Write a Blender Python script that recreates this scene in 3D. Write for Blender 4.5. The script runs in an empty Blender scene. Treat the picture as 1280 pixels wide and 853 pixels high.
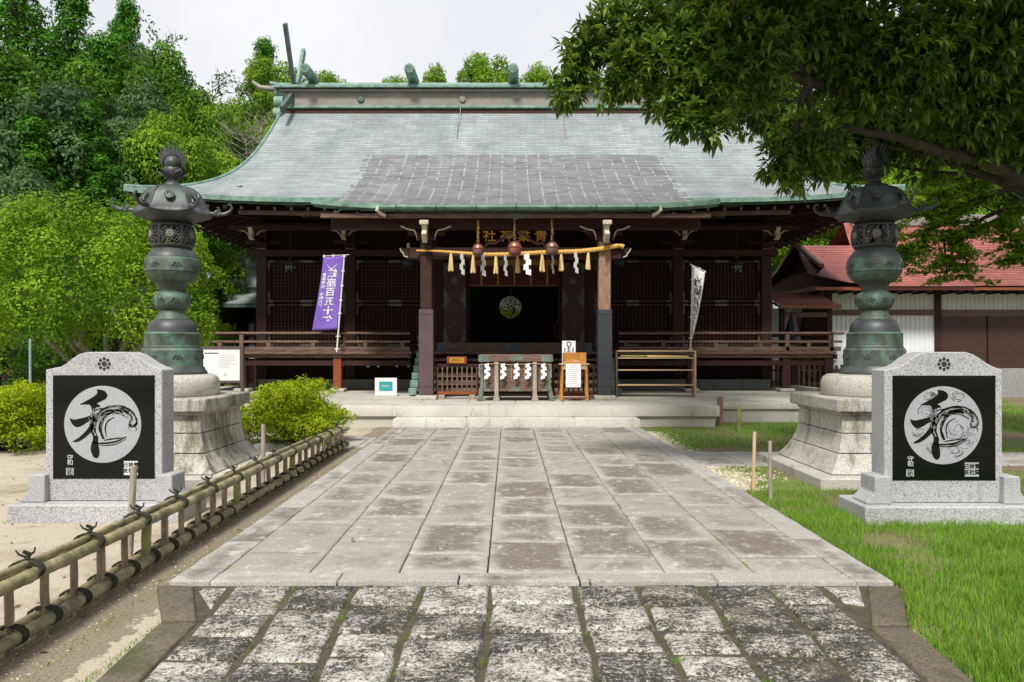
import bpy, math, random
import numpy as np
from mathutils import Vector, Matrix
R = math.radians
PI = math.pi
sc = bpy.context.scene
COL = sc.collection
rnd = random.Random(7)
nr = np.random.default_rng(11)

# ------------------------------------------------------------------ camera, sky, sun, exposure
cam_d = bpy.data.cameras.new('camera')
cam = bpy.data.objects.new('camera', cam_d); COL.objects.link(cam)
cam.location = (0, 0, 1.6); cam.rotation_euler = (R(90), 0, 0)
cam_d.sensor_width = 36; cam_d.lens = 27; cam_d.shift_x = 4/1280; cam_d.shift_y = 8.5/1280
cam_d.clip_end = 2000; cam_d.clip_start = 0.05
sc.camera = cam
sc.view_settings.view_transform = 'Standard'; sc.view_settings.look = 'None'
sc.view_settings.exposure = 0.32; sc.view_settings.gamma = 1.0
SUN_EL, SUN_AZ = 52, 192          # azimuth clockwise from +Y
world = bpy.data.worlds.new('World'); sc.world = world; world.use_nodes = True
nt = world.node_tree; nt.nodes.clear()
sky = nt.nodes.new('ShaderNodeTexSky'); sky.sky_type = 'NISHITA'; sky.sun_disc = False
sky.sun_elevation = R(SUN_EL); sky.sun_rotation = R(SUN_AZ); sky.air_density = 1; sky.dust_density = 3
tc = nt.nodes.new('ShaderNodeTexCoord'); no = nt.nodes.new('ShaderNodeTexNoise')
no.inputs['Scale'].default_value = 2.2; no.inputs['Detail'].default_value = 5
cr = nt.nodes.new('ShaderNodeValToRGB')
cr.color_ramp.elements[0].position = .3; cr.color_ramp.elements[0].color = (6.5, 6.7, 7.2, 1)
cr.color_ramp.elements[1].position = .7; cr.color_ramp.elements[1].color = (9.0, 9.0, 9.2, 1)
mx = nt.nodes.new('ShaderNodeMixRGB'); mx.inputs[0].default_value = .93
bg = nt.nodes.new('ShaderNodeBackground'); bg.inputs[1].default_value = .094
wo = nt.nodes.new('ShaderNodeOutputWorld')
nt.links.new(tc.outputs['Generated'], no.inputs['Vector']); nt.links.new(no.outputs['Fac'], cr.inputs[0])
nt.links.new(sky.outputs[0], mx.inputs[1]); nt.links.new(cr.outputs[0], mx.inputs[2])
nt.links.new(mx.outputs[0], bg.inputs[0]); nt.links.new(bg.outputs[0], wo.inputs[0])
sd = bpy.data.lights.new('sun', 'SUN'); sun = bpy.data.objects.new('sun', sd); COL.objects.link(sun)
sd.energy = 4.1; sd.angle = R(10.0); sd.color = (1.0, .955, .88)
tos = Vector((math.sin(R(SUN_AZ))*math.cos(R(SUN_EL)), math.cos(R(SUN_AZ))*math.cos(R(SUN_EL)), math.sin(R(SUN_EL))))
sun.rotation_euler = tos.to_track_quat('Z', 'Y').to_euler(); sun.location = (-5, -10, 30)

# ------------------------------------------------------------------ materials
def new_mat(name):
    m = bpy.data.materials.new(name); m.use_nodes = True
    t = m.node_tree; t.nodes.clear()
    o = t.nodes.new('ShaderNodeOutputMaterial'); p = t.nodes.new('ShaderNodeBsdfPrincipled')
    t.links.new(p.outputs[0], o.inputs[0])
    return m, t, p, o
def lk(t, a, b): t.links.new(a, b)
def coords(t, stretch=(1, 1, 1), kind='Object'):
    c = t.nodes.new('ShaderNodeTexCoord'); mp = t.nodes.new('ShaderNodeMapping')
    mp.inputs['Scale'].default_value = stretch; lk(t, c.outputs[kind], mp.inputs[0]); return mp.outputs[0]
def noise(t, vec, scale, detail=6, rough=.6):
    n = t.nodes.new('ShaderNodeTexNoise'); n.inputs['Scale'].default_value = scale
    n.inputs['Detail'].default_value = detail; n.inputs['Roughness'].default_value = rough
    if vec is not None: lk(t, vec, n.inputs['Vector'])
    return n.outputs['Fac']
def ramp(t, fac, stops):
    r = t.nodes.new('ShaderNodeValToRGB'); e = r.color_ramp.elements
    while len(e) < len(stops): e.new(.5)
    for k, (p, c) in enumerate(stops):
        e[k].position = p; e[k].color = (c, c, c, 1) if isinstance(c, (int, float)) else (*c, 1)
    lk(t, fac, r.inputs[0]); return r.outputs[0]
def mix(t, fac, a, b, mode='MIX'):
    m = t.nodes.new('ShaderNodeMixRGB'); m.blend_type = mode
    for i, v in zip((0, 1, 2), (fac, a, b)):
        if isinstance(v, (int, float)): m.inputs[i].default_value = v if i == 0 else (v, v, v, 1)
        elif isinstance(v, tuple): m.inputs[i].default_value = (*v, 1)
        else: lk(t, v, m.inputs[i])
    return m.outputs[0]
def math_n(t, op, a, b=0):
    m = t.nodes.new('ShaderNodeMath'); m.operation = op
    for i, v in enumerate((a, b)):
        if isinstance(v, (int, float)): m.inputs[i].default_value = v
        else: lk(t, v, m.inputs[i])
    return m.outputs[0]
def bump(t, p, h, s=.3, d=.01):
    b = t.nodes.new('ShaderNodeBump'); b.inputs['Strength'].default_value = s; b.inputs['Distance'].default_value = d
    lk(t, h, b.inputs['Height']); lk(t, b.outputs[0], p.inputs['Normal'])
def M(name, c1, c2=None, scale=6, rough=.7, metal=0, bmp=.2, stretch=(1, 1, 1), spec=.5, dirt=None, dirtscale=1.2, dirtlo=.52, dist=.01):
    m, t, p, o = new_mat(name)
    c2 = c2 or tuple(x*.6 for x in c1)
    v = coords(t, stretch); f = noise(t, v, scale)
    col = ramp(t, f, [(.32, c2), (.68, c1)])
    if dirt:
        g = noise(t, coords(t), dirtscale, 7, .7)
        col = mix(t, ramp(t, g, [(dirtlo, 0.0), (dirtlo+.16, 1.0)]), col, dirt)
    lk(t, col, p.inputs['Base Color']); p.inputs['Roughness'].default_value = rough; p.inputs['Metallic'].default_value = metal
    p.inputs['Specular IOR Level'].default_value = spec
    if bmp: bump(t, p, noise(t, v, scale*4, 4), bmp, dist)
    return m
def M_granite(name, base, dark, light, scale=140, stain=None, stainlo=.55, rough=.75, streak=False):
    m, t, p, o = new_mat(name); v = coords(t)
    f = noise(t, v, scale, 3, .8)
    col = ramp(t, f, [(.36, dark), (.45, base), (.6, light)])
    if stain:
        g = noise(t, coords(t, (1, 1, .25)) if streak else v, 2.2 if not streak else 4.5, 7, .72)
        col = mix(t, ramp(t, g, [(stainlo, 0.0), (stainlo+.14, .85)]), col, stain)
    g2 = noise(t, v, .9, 4)
    col = mix(t, 1.0, col, ramp(t, g2, [(.3, .8), (.7, 1.06)]), 'MULTIPLY')
    lk(t, col, p.inputs['Base Color']); p.inputs['Roughness'].default_value = rough
    bump(t, p, f, .15, .004)
    return m
def M_leaf(name, dark, light, trans=.3, rough=.6, spec=.12):
    m, t, p, o = new_mat(name)
    a = t.nodes.new('ShaderNodeAttribute'); a.attribute_name = 'tint'
    col = ramp(t, a.outputs['Fac'], [(0, dark), (1, light)])
    lk(t, col, p.inputs['Base Color']); p.inputs['Roughness'].default_value = rough
    p.inputs['Specular IOR Level'].default_value = spec
    tr = t.nodes.new('ShaderNodeBsdfTranslucent'); lk(t, col, tr.inputs[0])
    ms = t.nodes.new('ShaderNodeMixShader'); ms.inputs[0].default_value = trans
    lk(t, p.outputs[0], ms.inputs[1]); lk(t, tr.outputs[0], ms.inputs[2]); lk(t, ms.outputs[0], o.inputs[0])
    return m
MT = {}
MT['wood'] = M('dark_wood', (.058, .022, .015), (.020, .008, .006), 5, .6, bmp=.3, stretch=(1.5, 1.5, 8), spec=.25)
MT['wood_h'] = M('dark_wood_horizontal', (.058, .022, .015), (.020, .008, .006), 5, .6, bmp=.3, stretch=(1, 8, 8), spec=.25)
MT['wood_deep'] = M('shaded_old_wood', (.022, .010, .007), (.011, .005, .004), 5, .8, bmp=.2, stretch=(1, 8, 8), spec=.15)  # darker copy of the wood, shade under the eaves put into its colour
MT['wood_worn'] = M('weathered_wood', (.21, .125, .09), (.06, .032, .023), 4, .75, bmp=.3, stretch=(1, 9, 9))
MT['wood_worn_lit_v'] = M('weathered_and_sunlit_wood_vertical', (.42, .25, .17), (.13, .06, .04), 5, .75, bmp=.3, stretch=(9, 9, 1))  # weathered wood; its pale tone also stands in for sun on a post
MT['wood_grey'] = M('grey_stake_wood', (.42, .36, .29), (.20, .16, .13), 6, .8, bmp=.3, stretch=(8, 8, 1))
MT['wood_pale'] = M('pale_new_wood', (.62, .45, .28), (.45, .30, .17), 6, .6, bmp=.2, stretch=(8, 8, 1))
MT['wood_gold'] = M('golden_varnished_wood', (.62, .30, .07), (.42, .18, .035), 4, .4, bmp=.1, stretch=(1, 6, 6))
MT['wood_red'] = M('red_varnished_wood', (.28, .07, .02), (.16, .035, .012), 4, .4, bmp=.1, stretch=(1, 6, 6))
MT['patina'] = M('green_copper_patina', (.19, .33, .265), (.075, .14, .11), 5, .6, bmp=.15, dirt=(.05, .045, .035), dirtscale=3, dirtlo=.58)
MT['patina_old'] = M('faded_green_copper', (.17, .215, .18), (.08, .10, .082), 6, .7, bmp=.2, dirt=(.07, .06, .045), dirtscale=4, dirtlo=.5)
MT['patina_dk'] = M('dark_green_copper', (.08, .13, .11), (.04, .06, .052), 5, .55, bmp=.15)
MT['patina_tan'] = M('brown_pink_copper_sheet', (.26, .23, .20), (.16, .14, .12), 2.5, .6, bmp=.1, dirt=(.14, .19, .16), dirtscale=1.8)
MT['bronze'] = M('dark_bronze', (.078, .082, .086), (.038, .041, .043), 5, .5, .3, .35, dirt=(.06, .095, .078), dirtscale=2.2, dirtlo=.50, dist=.004)
MT['bronze_green'] = M('green_bronze', (.088, .108, .088), (.042, .055, .045), 6, .55, .2, .4, dirt=(.105, .21, .155), dirtscale=3.4, dirtlo=.47, dist=.004)
MT['iron'] = M('black_iron', (.03, .03, .033), (.018, .018, .02), 9, .45, .5, .1)
MT['hinge'] = M('dark_metal_fitting', (.16, .15, .12), (.07, .07, .06), 10, .5, .5, .1)
MT['hinge_blue'] = M('blue_grey_metal_fitting', (.11, .15, .17), (.05, .07, .08), 10, .5, .4, .1)
MT['wrap_purple'] = M('purple_brown_sheet', (.105, .062, .066), (.075, .045, .05), 3, .6, .1, .05)
MT['wrap_slate'] = M('slate_sheet', (.05, .053, .065), (.033, .035, .043), 3, .6, .1, .05)
MT['white_paint'] = M('off_white_paint', (.62, .56, .45), (.42, .36, .27), 9, .7, bmp=.1)
MT['paper'] = M('white_paper', (.82, .82, .84), (.76, .76, .78), 3, .7, bmp=0)
MT['white'] = M('clean_white_panel', (.70, .70, .70), (.66, .66, .66), 3, .5, bmp=0)
MT['ink'] = M('black_ink', (.02, .02, .025), (.015, .015, .02), 3, .6, bmp=0)
MT['gold'] = M('gold_leaf', (.75, .42, .07), (.55, .28, .04), 8, .35, .5, .05)
MT['rope'] = M('straw_rope', (.80, .50, .12), (.55, .30, .06), 30, .7, bmp=.3)
MT['straw'] = M('pale_straw_tassel', (.74, .56, .28), (.55, .38, .16), 20, .8, bmp=.3, stretch=(6, 6, 1))
MT['bell'] = M('copper_bell', (.36, .17, .12), (.20, .10, .075), 6, .4, .6, .1, dirt=(.12, .18, .15), dirtlo=.6)
MT['purple'] = M('purple_cloth', (.20, .115, .50), (.16, .085, .42), 3, .8, bmp=.05)
MT['cloth_white'] = M('white_cloth', (.85, .85, .83), (.78, .78, .76), 3, .85, bmp=.05)
MT['noren'] = M('dark_red_screen', (.10, .018, .014), (.055, .011, .009), 4, .8, bmp=.2, stretch=(30, 1, 1))
MT['noren_gold'] = M('gold_brocade', (.42, .22, .05), (.26, .13, .03), 20, .6, bmp=.1)
MT['stake_blue'] = M('blue_grey_pipe', (.30, .36, .44), (.22, .27, .33), 5, .5, bmp=0)
MT['teal'] = M('teal_print', (.02, .32, .33), (.015, .25, .27), 4, .5, bmp=0)
MT['granite'] = M_granite('speckled_granite', (.36, .36, .37), (.06, .06, .065), (.50, .50, .515), 95, stain=(.24, .235, .22), stainlo=.60, streak=True)
MT['stone'] = M_granite('old_pale_stone', (.42, .40, .35), (.20, .185, .15), (.54, .52, .46), 60, stain=(.13, .125, .07), stainlo=.56)
MT['stone_ped'] = M_granite('weathered_pedestal_stone', (.40, .385, .34), (.20, .19, .16), (.53, .51, .46), 55, stain=(.15, .145, .075), stainlo=.50, streak=True)
MT['stone_ped_left'] = M_granite('stained_pedestal_stone', (.38, .365, .31), (.18, .17, .13), (.50, .48, .42), 55, stain=(.085, .085, .04), stainlo=.45, streak=True)
MT['stone_step'] = M_granite('step_granite', (.46, .445, .385), (.27, .26, .215), (.56, .54, .47), 70, stain=(.15, .145, .085), stainlo=.57, streak=True)
MT['stone_dark'] = M_granite('mossy_brown_stone', (.095, .08, .05), (.045, .038, .022), (.15, .13, .09), 60, stain=(.045, .055, .012), stainlo=.5)
MT['mortar'] = M('dark_joint', (.085, .068, .04), (.03, .03, .014), 14, .95)
MT['joint_dark'] = M('dark_earth_joint', (.030, .028, .020), (.012, .012, .008), 14, .95)
MT['black_stone'] = M('polished_black_stone', (.006, .008, .006), (.004, .005, .004), 80, .08, bmp=0, spec=.25)
MT['etched'] = M('etched_grey_stone', (.36, .375, .40), (.28, .29, .31), 60, .7, bmp=.1)
MT['etched_light'] = M('etched_light_line', (.62, .64, .66), (.5, .5, .52), 60, .7, bmp=0)
MT['bamboo'] = M('old_bamboo', (.36, .32, .17), (.11, .10, .05), 7, .55, bmp=.2, dirt=(.085, .08, .045), dirtscale=5, dirtlo=.5)
MT['bamboo_green'] = M('greenish_bamboo', (.28, .28, .09), (.13, .14, .04), 7, .5, bmp=.2, dirt=(.10, .09, .05), dirtscale=5, dirtlo=.55)
MT['bamboo_stake'] = M('brown_bamboo_picket', (.34, .27, .17), (.13, .10, .065), 8, .7, bmp=.2, stretch=(4, 4, 1))
MT['tie'] = M('dark_green_palm_rope', (.030, .036, .014), (.010, .012, .006), 30, .9)
MT['bark'] = M('brown_bark', (.075, .060, .045), (.026, .020, .015), 9, .9, bmp=.8, stretch=(1, 1, .3), dist=.03)
MT['bark_pale'] = M('pale_bark', (.30, .26, .21), (.14, .12, .095), 9, .9, bmp=.6, stretch=(1, 1, .3), dist=.02)
MT['wall_white'] = M('white_siding', (.72, .73, .76), (.64, .65, .68), 1.5, .7, bmp=.05)
MT['shutter'] = M('red_brown_shutter', (.075, .028, .022), (.045, .018, .014), 3, .6, bmp=.2)
MT['interior'] = M('shade_black_interior', (.012, .009, .008), (.007, .006, .005), 3, .6, bmp=0)  # darkness of the closed room put into a near-black colour
MT['sign_frame'] = M('dark_brown_metal', (.085, .06, .058), (.07, .05, .048), 3, .5, bmp=0)
MT['grass'] = M_leaf('grass_blade', (.08, .21, .015), (.30, .50, .06), .4, .6)
MT['stonewall'] = M_granite('grey_base_stone', (.25, .25, .24), (.15, .15, .14), (.32, .32, .31), 40)

def roof_mat(name, base_a, base_b, patch=None, streaks=True):
    m, t, p, o = new_mat(name)
    uv = t.nodes.new('ShaderNodeUVMap'); uv.uv_map = 'courses'
    sp = t.nodes.new('ShaderNodeSeparateXYZ'); lk(t, uv.outputs[0], sp.inputs[0])
    cv = math_n(t, 'FLOOR', sp.outputs[1]); off = math_n(t, 'MULTIPLY', cv, .5)
    u2 = math_n(t, 'ADD', math_n(t, 'MULTIPLY', sp.outputs[0], 1/.42), off)
    cu = math_n(t, 'FLOOR', u2)
    cb = t.nodes.new('ShaderNodeCombineXYZ'); lk(t, cu, cb.inputs[0]); lk(t, cv, cb.inputs[1])
    wn = t.nodes.new('ShaderNodeTexWhiteNoise'); wn.noise_dimensions = '2D'; lk(t, cb.outputs[0], wn.inputs[0])
    col = ramp(t, wn.outputs[0], [(0, base_b), (1, base_a)])
    v = coords(t)
    big = noise(t, coords(t, (1, .35, .35)), .75, 7, .65)
    col = mix(t, ramp(t, big, [(.40, 0.0), (.64, .8)]), col, tuple(x*.66 for x in base_b))
    med = noise(t, v, 2.6, 6, .7)
    if patch is not None:
        col = mix(t, ramp(t, med, [(.45, 0.0), (.7, .65)]), col, (.27, .36, .33))
        rst = noise(t, v, 1.7, 5, .6); col = mix(t, ramp(t, rst, [(.55, 0.0), (.75, .5)]), col, (.36, .29, .27))
        g = t.nodes.new('ShaderNodeTexCoord'); s2 = t.nodes.new('ShaderNodeSeparateXYZ'); lk(t, g.outputs['Object'], s2.inputs[0])
        mk = math_n(t, 'MULTIPLY', math_n(t, 'LESS_THAN', math_n(t, 'ADD', math_n(t, 'ABSOLUTE', s2.outputs[0]), math_n(t, 'MULTIPLY', wn.outputs[0], .28)), 4.50), math_n(t, 'LESS_THAN', s2.outputs[1], patch))
        pc = ramp(t, wn.outputs[0], [(0, (.125, .125, .132)), (1, (.205, .205, .21))])
        pc = mix(t, ramp(t, med, [(.4, 0.0), (.7, .5)]), pc, (.25, .27, .27))
        # bright bare spots at the seams of every other tile
        fu = math_n(t, 'FRACT', math_n(t, 'MULTIPLY', sp.outputs[0], 1/.36)); fv = math_n(t, 'FRACT', sp.outputs[1])
        dots = math_n(t, 'MULTIPLY', math_n(t, 'LESS_THAN', fu, .10), math_n(t, 'LESS_THAN', fv, .42))
        wn2 = t.nodes.new('ShaderNodeTexWhiteNoise'); wn2.noise_dimensions = '2D'
        cb2 = t.nodes.new('ShaderNodeCombineXYZ'); lk(t, math_n(t, 'FLOOR', math_n(t, 'MULTIPLY', sp.outputs[0], 1/.36)), cb2.inputs[0]); lk(t, cv, cb2.inputs[1]); lk(t, cb2.outputs[0], wn2.inputs[0])
        keep = math_n(t, 'GREATER_THAN', math_n(t, 'ADD', wn2.outputs[0], math_n(t, 'MULTIPLY', noise(t, v, .55, 2), 1.3)), 1.10)
        dots = math_n(t, 'MULTIPLY', dots, keep)
        pc = mix(t, dots, pc, (.66, .67, .69))
        med2 = noise(t, v, 1.1, 6, .7); pc = mix(t, ramp(t, med2, [(.50, 0.0), (.70, .7)]), pc, col)
        col = mix(t, mk, col, pc)
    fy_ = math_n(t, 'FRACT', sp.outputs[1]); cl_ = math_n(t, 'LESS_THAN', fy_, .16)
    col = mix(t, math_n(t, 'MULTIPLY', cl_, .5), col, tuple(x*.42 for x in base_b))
    # fine joint line
    fr = math_n(t, 'FRACT', u2); jl = math_n(t, 'LESS_THAN', fr, .035)
    col = mix(t, math_n(t, 'MULTIPLY', jl, .55), col, tuple(x*.35 for x in base_b))
    lk(t, col, p.inputs['Base Color']); p.inputs['Roughness'].default_value = .48; p.inputs['Metallic'].default_value = .1
    bump(t, p, noise(t, v, 9, 4), .2, .02)
    return m
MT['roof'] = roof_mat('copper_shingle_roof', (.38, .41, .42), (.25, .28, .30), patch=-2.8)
MT['roof_red'] = roof_mat('red_copper_roof', (.38, .115, .092), (.24, .068, .056))
MT['roof_green'] = roof_mat('pale_copper_roof', (.36, .40, .40), (.26, .29, .29))

# ------------------------------------------------------------------ mesh helpers
class MB:
    def __init__(s): s.v = []; s.f = []; s.uv = []; s.off = (0, 0, 0)
    def add(s, vs, fs):
        b = len(s.v); s.v += [tuple(x) for x in vs]; s.f += [tuple(i+b for i in f) for f in fs]; return s
    def box(s, x0, x1, y0, y1, z0, z1):
        return s.add([(x0,y0,z0),(x1,y0,z0),(x1,y1,z0),(x0,y1,z0),(x0,y0,z1),(x1,y0,z1),(x1,y1,z1),(x0,y1,z1)],
                     [(0,3,2,1),(4,5,6,7),(0,1,5,4),(1,2,6,5),(2,3,7,6),(3,0,4,7)])
    def cbox(s, c, d, m=None):
        a, b, e = d[0]/2, d[1]/2, d[2]/2
        vs = [Vector(q) for q in [(-a,-b,-e),(a,-b,-e),(a,b,-e),(-a,b,-e),(-a,-b,e),(a,-b,e),(a,b,e),(-a,b,e)]]
        if m is not None: vs = [m @ q for q in vs]
        return s.add([q+Vector(c) for q in vs], [(0,3,2,1),(4,5,6,7),(0,1,5,4),(1,2,6,5),(2,3,7,6),(3,0,4,7)])
    def beam(s, p0, p1, w, h, up=(0, 0, 1)):
        p0, p1 = Vector(p0), Vector(p1); d = (p1-p0).normalized(); sd_ = d.cross(Vector(up))
        if sd_.length < 1e-4: sd_ = d.cross(Vector((0, 1, 0)))
        sd_.normalize(); u = sd_.cross(d)
        vs = [p+sd_*a*w/2+u*b*h/2 for p in (p0, p1) for a, b in ((-1,-1),(1,-1),(1,1),(-1,1))]
        return s.add(vs, [(3,2,1,0),(4,5,6,7),(0,1,5,4),(1,2,6,5),(2,3,7,6),(3,0,4,7)])
    def tube(s, pts, rad, n=8, cap=True):
        pts = [Vector(p) for p in pts]
        if isinstance(rad, (int, float)): rad = [rad]*len(pts)
        b = len(s.v); nrm = None
        for i, p in enumerate(pts):
            d = (pts[min(i+1, len(pts)-1)]-pts[max(i-1, 0)])
            d = d.normalized() if d.length > 1e-9 else Vector((0, 0, 1))
            if nrm is None: nrm = d.orthogonal().normalized()
            else:
                nrm = nrm-d*nrm.dot(d); nrm = nrm.normalized() if nrm.length > 1e-6 else d.orthogonal().normalized()
            w = d.cross(nrm)
            for k in range(n):
                a = 2*PI*k/n; s.v.append(tuple(p+(nrm*math.cos(a)+w*math.sin(a))*rad[i]))
        for i in range(len(pts)-1):
            for k in range(n):
                s.f.append((b+i*n+k, b+i*n+(k+1)%n, b+(i+1)*n+(k+1)%n, b+(i+1)*n+k))
        if cap:
            s.f.append(tuple(b+k for k in range(n-1, -1, -1))); e = b+(len(pts)-1)*n; s.f.append(tuple(e+k for k in range(n)))
        return s
    def lathe(s, prof, n=32, c=(0, 0, 0), sq=0, phase=0):
        b = len(s.v)
        for r, z in prof:
            for k in range(n):
                a = 2*PI*k/n+phase; s.v.append((c[0]+r*math.cos(a), c[1]+r*math.sin(a), c[2]+z))
        for i in range(len(prof)-1):
            for k in range(n): s.f.append((b+i*n+k, b+i*n+(k+1)%n, b+(i+1)*n+(k+1)%n, b+(i+1)*n+k))
        s.f.append(tuple(b+k for k in range(n-1, -1, -1))); e = b+(len(prof)-1)*n; s.f.append(tuple(e+k for k in range(n)))
        return s
    def sphere(s, c, r, n=16, m=10, sc_=(1, 1, 1)):
        prof = [(max(1e-4, math.sin(PI*i/m))*r, -math.cos(PI*i/m)*r*sc_[2]) for i in range(m+1)]
        b = len(s.v); s.lathe(prof, n, (0, 0, 0))
        for i in range(b, len(s.v)):
            x, y, z = s.v[i]; s.v[i] = (c[0]+x*sc_[0], c[1]+y*sc_[1], c[2]+z)
        return s
    def prism(s, poly, y0, y1, tf=None):      # polygon in x,z extruded along y
        n = len(poly); vs = [(x, y0, z) for x, z in poly]+[(x, y1, z) for x, z in poly]
        if tf: vs = [tf(*q) for q in vs]
        return s.add(vs, [tuple(range(n)), tuple(range(2*n-1, n-1, -1))]+[(i, i+n, (i+1) % n+n, (i+1) % n) for i in range(n)])
    def build(s, name, mat, parent=None, smooth=False, bevel=0, seg=1, label=None, recalc=True, off=None, angle=None):
        off = off if off is not None else (parent.get('_off') if parent is not None and '_off' in parent.keys() else None)
        vs = s.v
        if off is not None: vs = [(x-off[0], y-off[1], z-off[2]) for x, y, z in vs]
        me = bpy.data.meshes.new(name); me.from_pydata(vs, [], s.f); me.materials.append(MT[mat] if isinstance(mat, str) else mat)
        if s.uv:
            ul = me.uv_layers.new(name='courses'); li = 0
            for pl in me.polygons:
                for vi in pl.vertices: ul.data[li].uv = s.uv[vi]; li += 1
        if recalc:
            import bmesh
            bm = bmesh.new(); bm.from_mesh(me); bmesh.ops.recalc_face_normals(bm, faces=bm.faces); bm.to_mesh(me); bm.free()
        o = bpy.data.objects.new(name, me); COL.objects.link(o)
        if parent is not None: o.parent = parent
        if smooth:
            for pl in me.polygons: pl.use_smooth = True
            try: me.set_sharp_from_angle(angle=R(angle or 38))
            except Exception: pass
        if bevel:
            md = o.modifiers.new('bevel', 'BEVEL'); md.width = bevel; md.segments = seg; md.limit_method = 'ANGLE'; md.angle_limit = R(40)
        if label: o['label'] = label
        return o
OFFS = {}
def thing(name, label, cat, loc=(0, 0, 0), rz=0, group=None, world_coords=False):
    o = bpy.data.objects.new(name, None); COL.objects.link(o); o.empty_display_size = .2
    o.location = loc; o.rotation_euler = (0, 0, rz); o['label'] = label; o['category'] = cat
    if group: o['group'] = group
    if world_coords: OFFS[o.name] = loc
    return o
def tag(o, label, cat, group=None):
    o['label'] = label; o['category'] = cat
    if group: o['group'] = group
    return o
def part(mb, name, mat, parent, **k):      # geometry given in the frame of the thing (or in world coordinates for world_coords things)
    root = parent
    while root.parent is not None: root = root.parent
    return mb.build(name, mat, parent, off=OFFS.get(root.name), **k)
def struct(mb, name, mat, kind='structure', **k):
    o = mb.build(name, mat, None, **k); o['kind'] = kind; return o
def copy_tree(o, parent=None):
    c = o.copy(); COL.objects.link(c)
    if parent is not None: c.parent = parent
    for ch in list(o.children): copy_tree(ch, c)
    return c
def text_mesh(name, body, size, mat, parent, mtx, vert=False, ext=.0015, lspace=1.0, bold=0):
    cu = bpy.data.curves.new(name, 'FONT'); cu.body = '\n'.join(body) if vert else body
    cu.size = size; cu.extrude = ext; cu.align_x = 'CENTER'; cu.align_y = 'CENTER'; cu.space_line = lspace
    cu.offset = bold; cu.resolution_u = 3
    to = bpy.data.objects.new('tmp', cu); COL.objects.link(to)
    bpy.context.view_layer.update()
    me = bpy.data.meshes.new_from_object(to.evaluated_get(bpy.context.evaluated_depsgraph_get()))
    bpy.data.objects.remove(to); me.name = name; me.transform(mtx); me.materials.clear(); me.materials.append(MT[mat])
    root = parent
    while root.parent is not None: root = root.parent
    if root.name in OFFS: me.transform(Matrix.Translation(-Vector(OFFS[root.name])))
    o = bpy.data.objects.new(name, me); COL.objects.link(o); o.parent = parent
    return o
FACE = Matrix.Rotation(R(90), 4, 'X')          # text standing upright, read from -Y
def at(px, py, Y): return Vector(((px-636)*Y/960, Y, 1.6-(py-435)*Y/960))
def gx(px, py):                                # point on the ground seen at a photo pixel
    Y = 1536/(py-435); return ((px-636)*Y/960, Y)
def noise3(p, s=1.0):
    from mathutils import noise as mn
    return mn.noise(Vector(p)*s)

# ------------------------------------------------------------------ ground
def ground_mat():
    m, t, p, o = new_mat('sandy_ground'); v = coords(t)
    f = noise(t, v, 55, 6, .75)
    sand = ramp(t, f, [(.30, (.22, .16, .10)), (.5, (.40, .35, .275)), (.7, (.52, .47, .385))])
    f2 = noise(t, v, 1.1, 7, .65)
    sand = mix(t, ramp(t, f2, [(.48, 0.0), (.68, .75)]), sand, (.22, .17, .10))
    f2b = noise(t, v, 2.3, 8, .7)
    sand = mix(t, ramp(t, f2b, [(.56, 0.0), (.66, .55)]), sand, (.12, .115, .045))
    dirt = ramp(t, noise(t, v, 18, 6, .7), [(.3, (.09, .06, .038)), (.7, (.24, .17, .11))])
    lawn = ramp(t, noise(t, v, 30, 6, .7), [(.3, (.07, .10, .02)), (.7, (.17, .22, .045))])
    g = noise(t, v, .55, 5, .6)
    right = mix(t, ramp(t, g, [(.46, 0.0), (.54, 1.0)]), lawn, dirt)
    s = t.nodes.new('ShaderNodeSeparateXYZ'); lk(t, v, s.inputs[0])
    strip = math_n(t, 'LESS_THAN', math_n(t, 'ADD', math_n(t, 'ABSOLUTE', math_n(t, 'ADD', s.outputs[0], 2.40)), math_n(t, 'MULTIPLY', f2b, .5)), .50)
    sand = mix(t, math_n(t, 'MULTIPLY', strip, .8), sand, mix(t, ramp(t, f, [(.4, 0.0), (.6, 1.0)]), (.09, .07, .04), (.22, .18, .12)))
    mk = math_n(t, 'GREATER_THAN', s.outputs[0], 2.3)
    col = mix(t, mk, sand, right)
    lk(t, col, p.inputs['Base Color']); p.inputs['Roughness'].default_value = .95
    bump(t, p, f, .5, .012)
    return m
MT['ground'] = ground_mat()
# terrain: flat court, wooded hill rising behind and to the left
g = MB(); nx, ny = 90, 90
xs = [-160+320*i/nx for i in range(nx+1)]; ys = [-40+300*j/ny for j in range(ny+1)]
def hill(x, y):
    d = max(0, y-37-max(0, min(9, x*.3)))
    h = min(26, d*.33) + max(0, -x-20)*.35*min(1, max(0, y-24)/16)
    return h*(0.9+.2*math.sin(x*.11)*math.cos(y*.07))
for y in ys:
    for x in xs: g.v.append((x, y, hill(x, y)))
for j in range(ny):
    for i in range(nx):
        a = j*(nx+1)+i; g.f.append((a, a+1, a+nx+2, a+nx+1))
struct(g, 'ground', 'ground', smooth=True)

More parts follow.
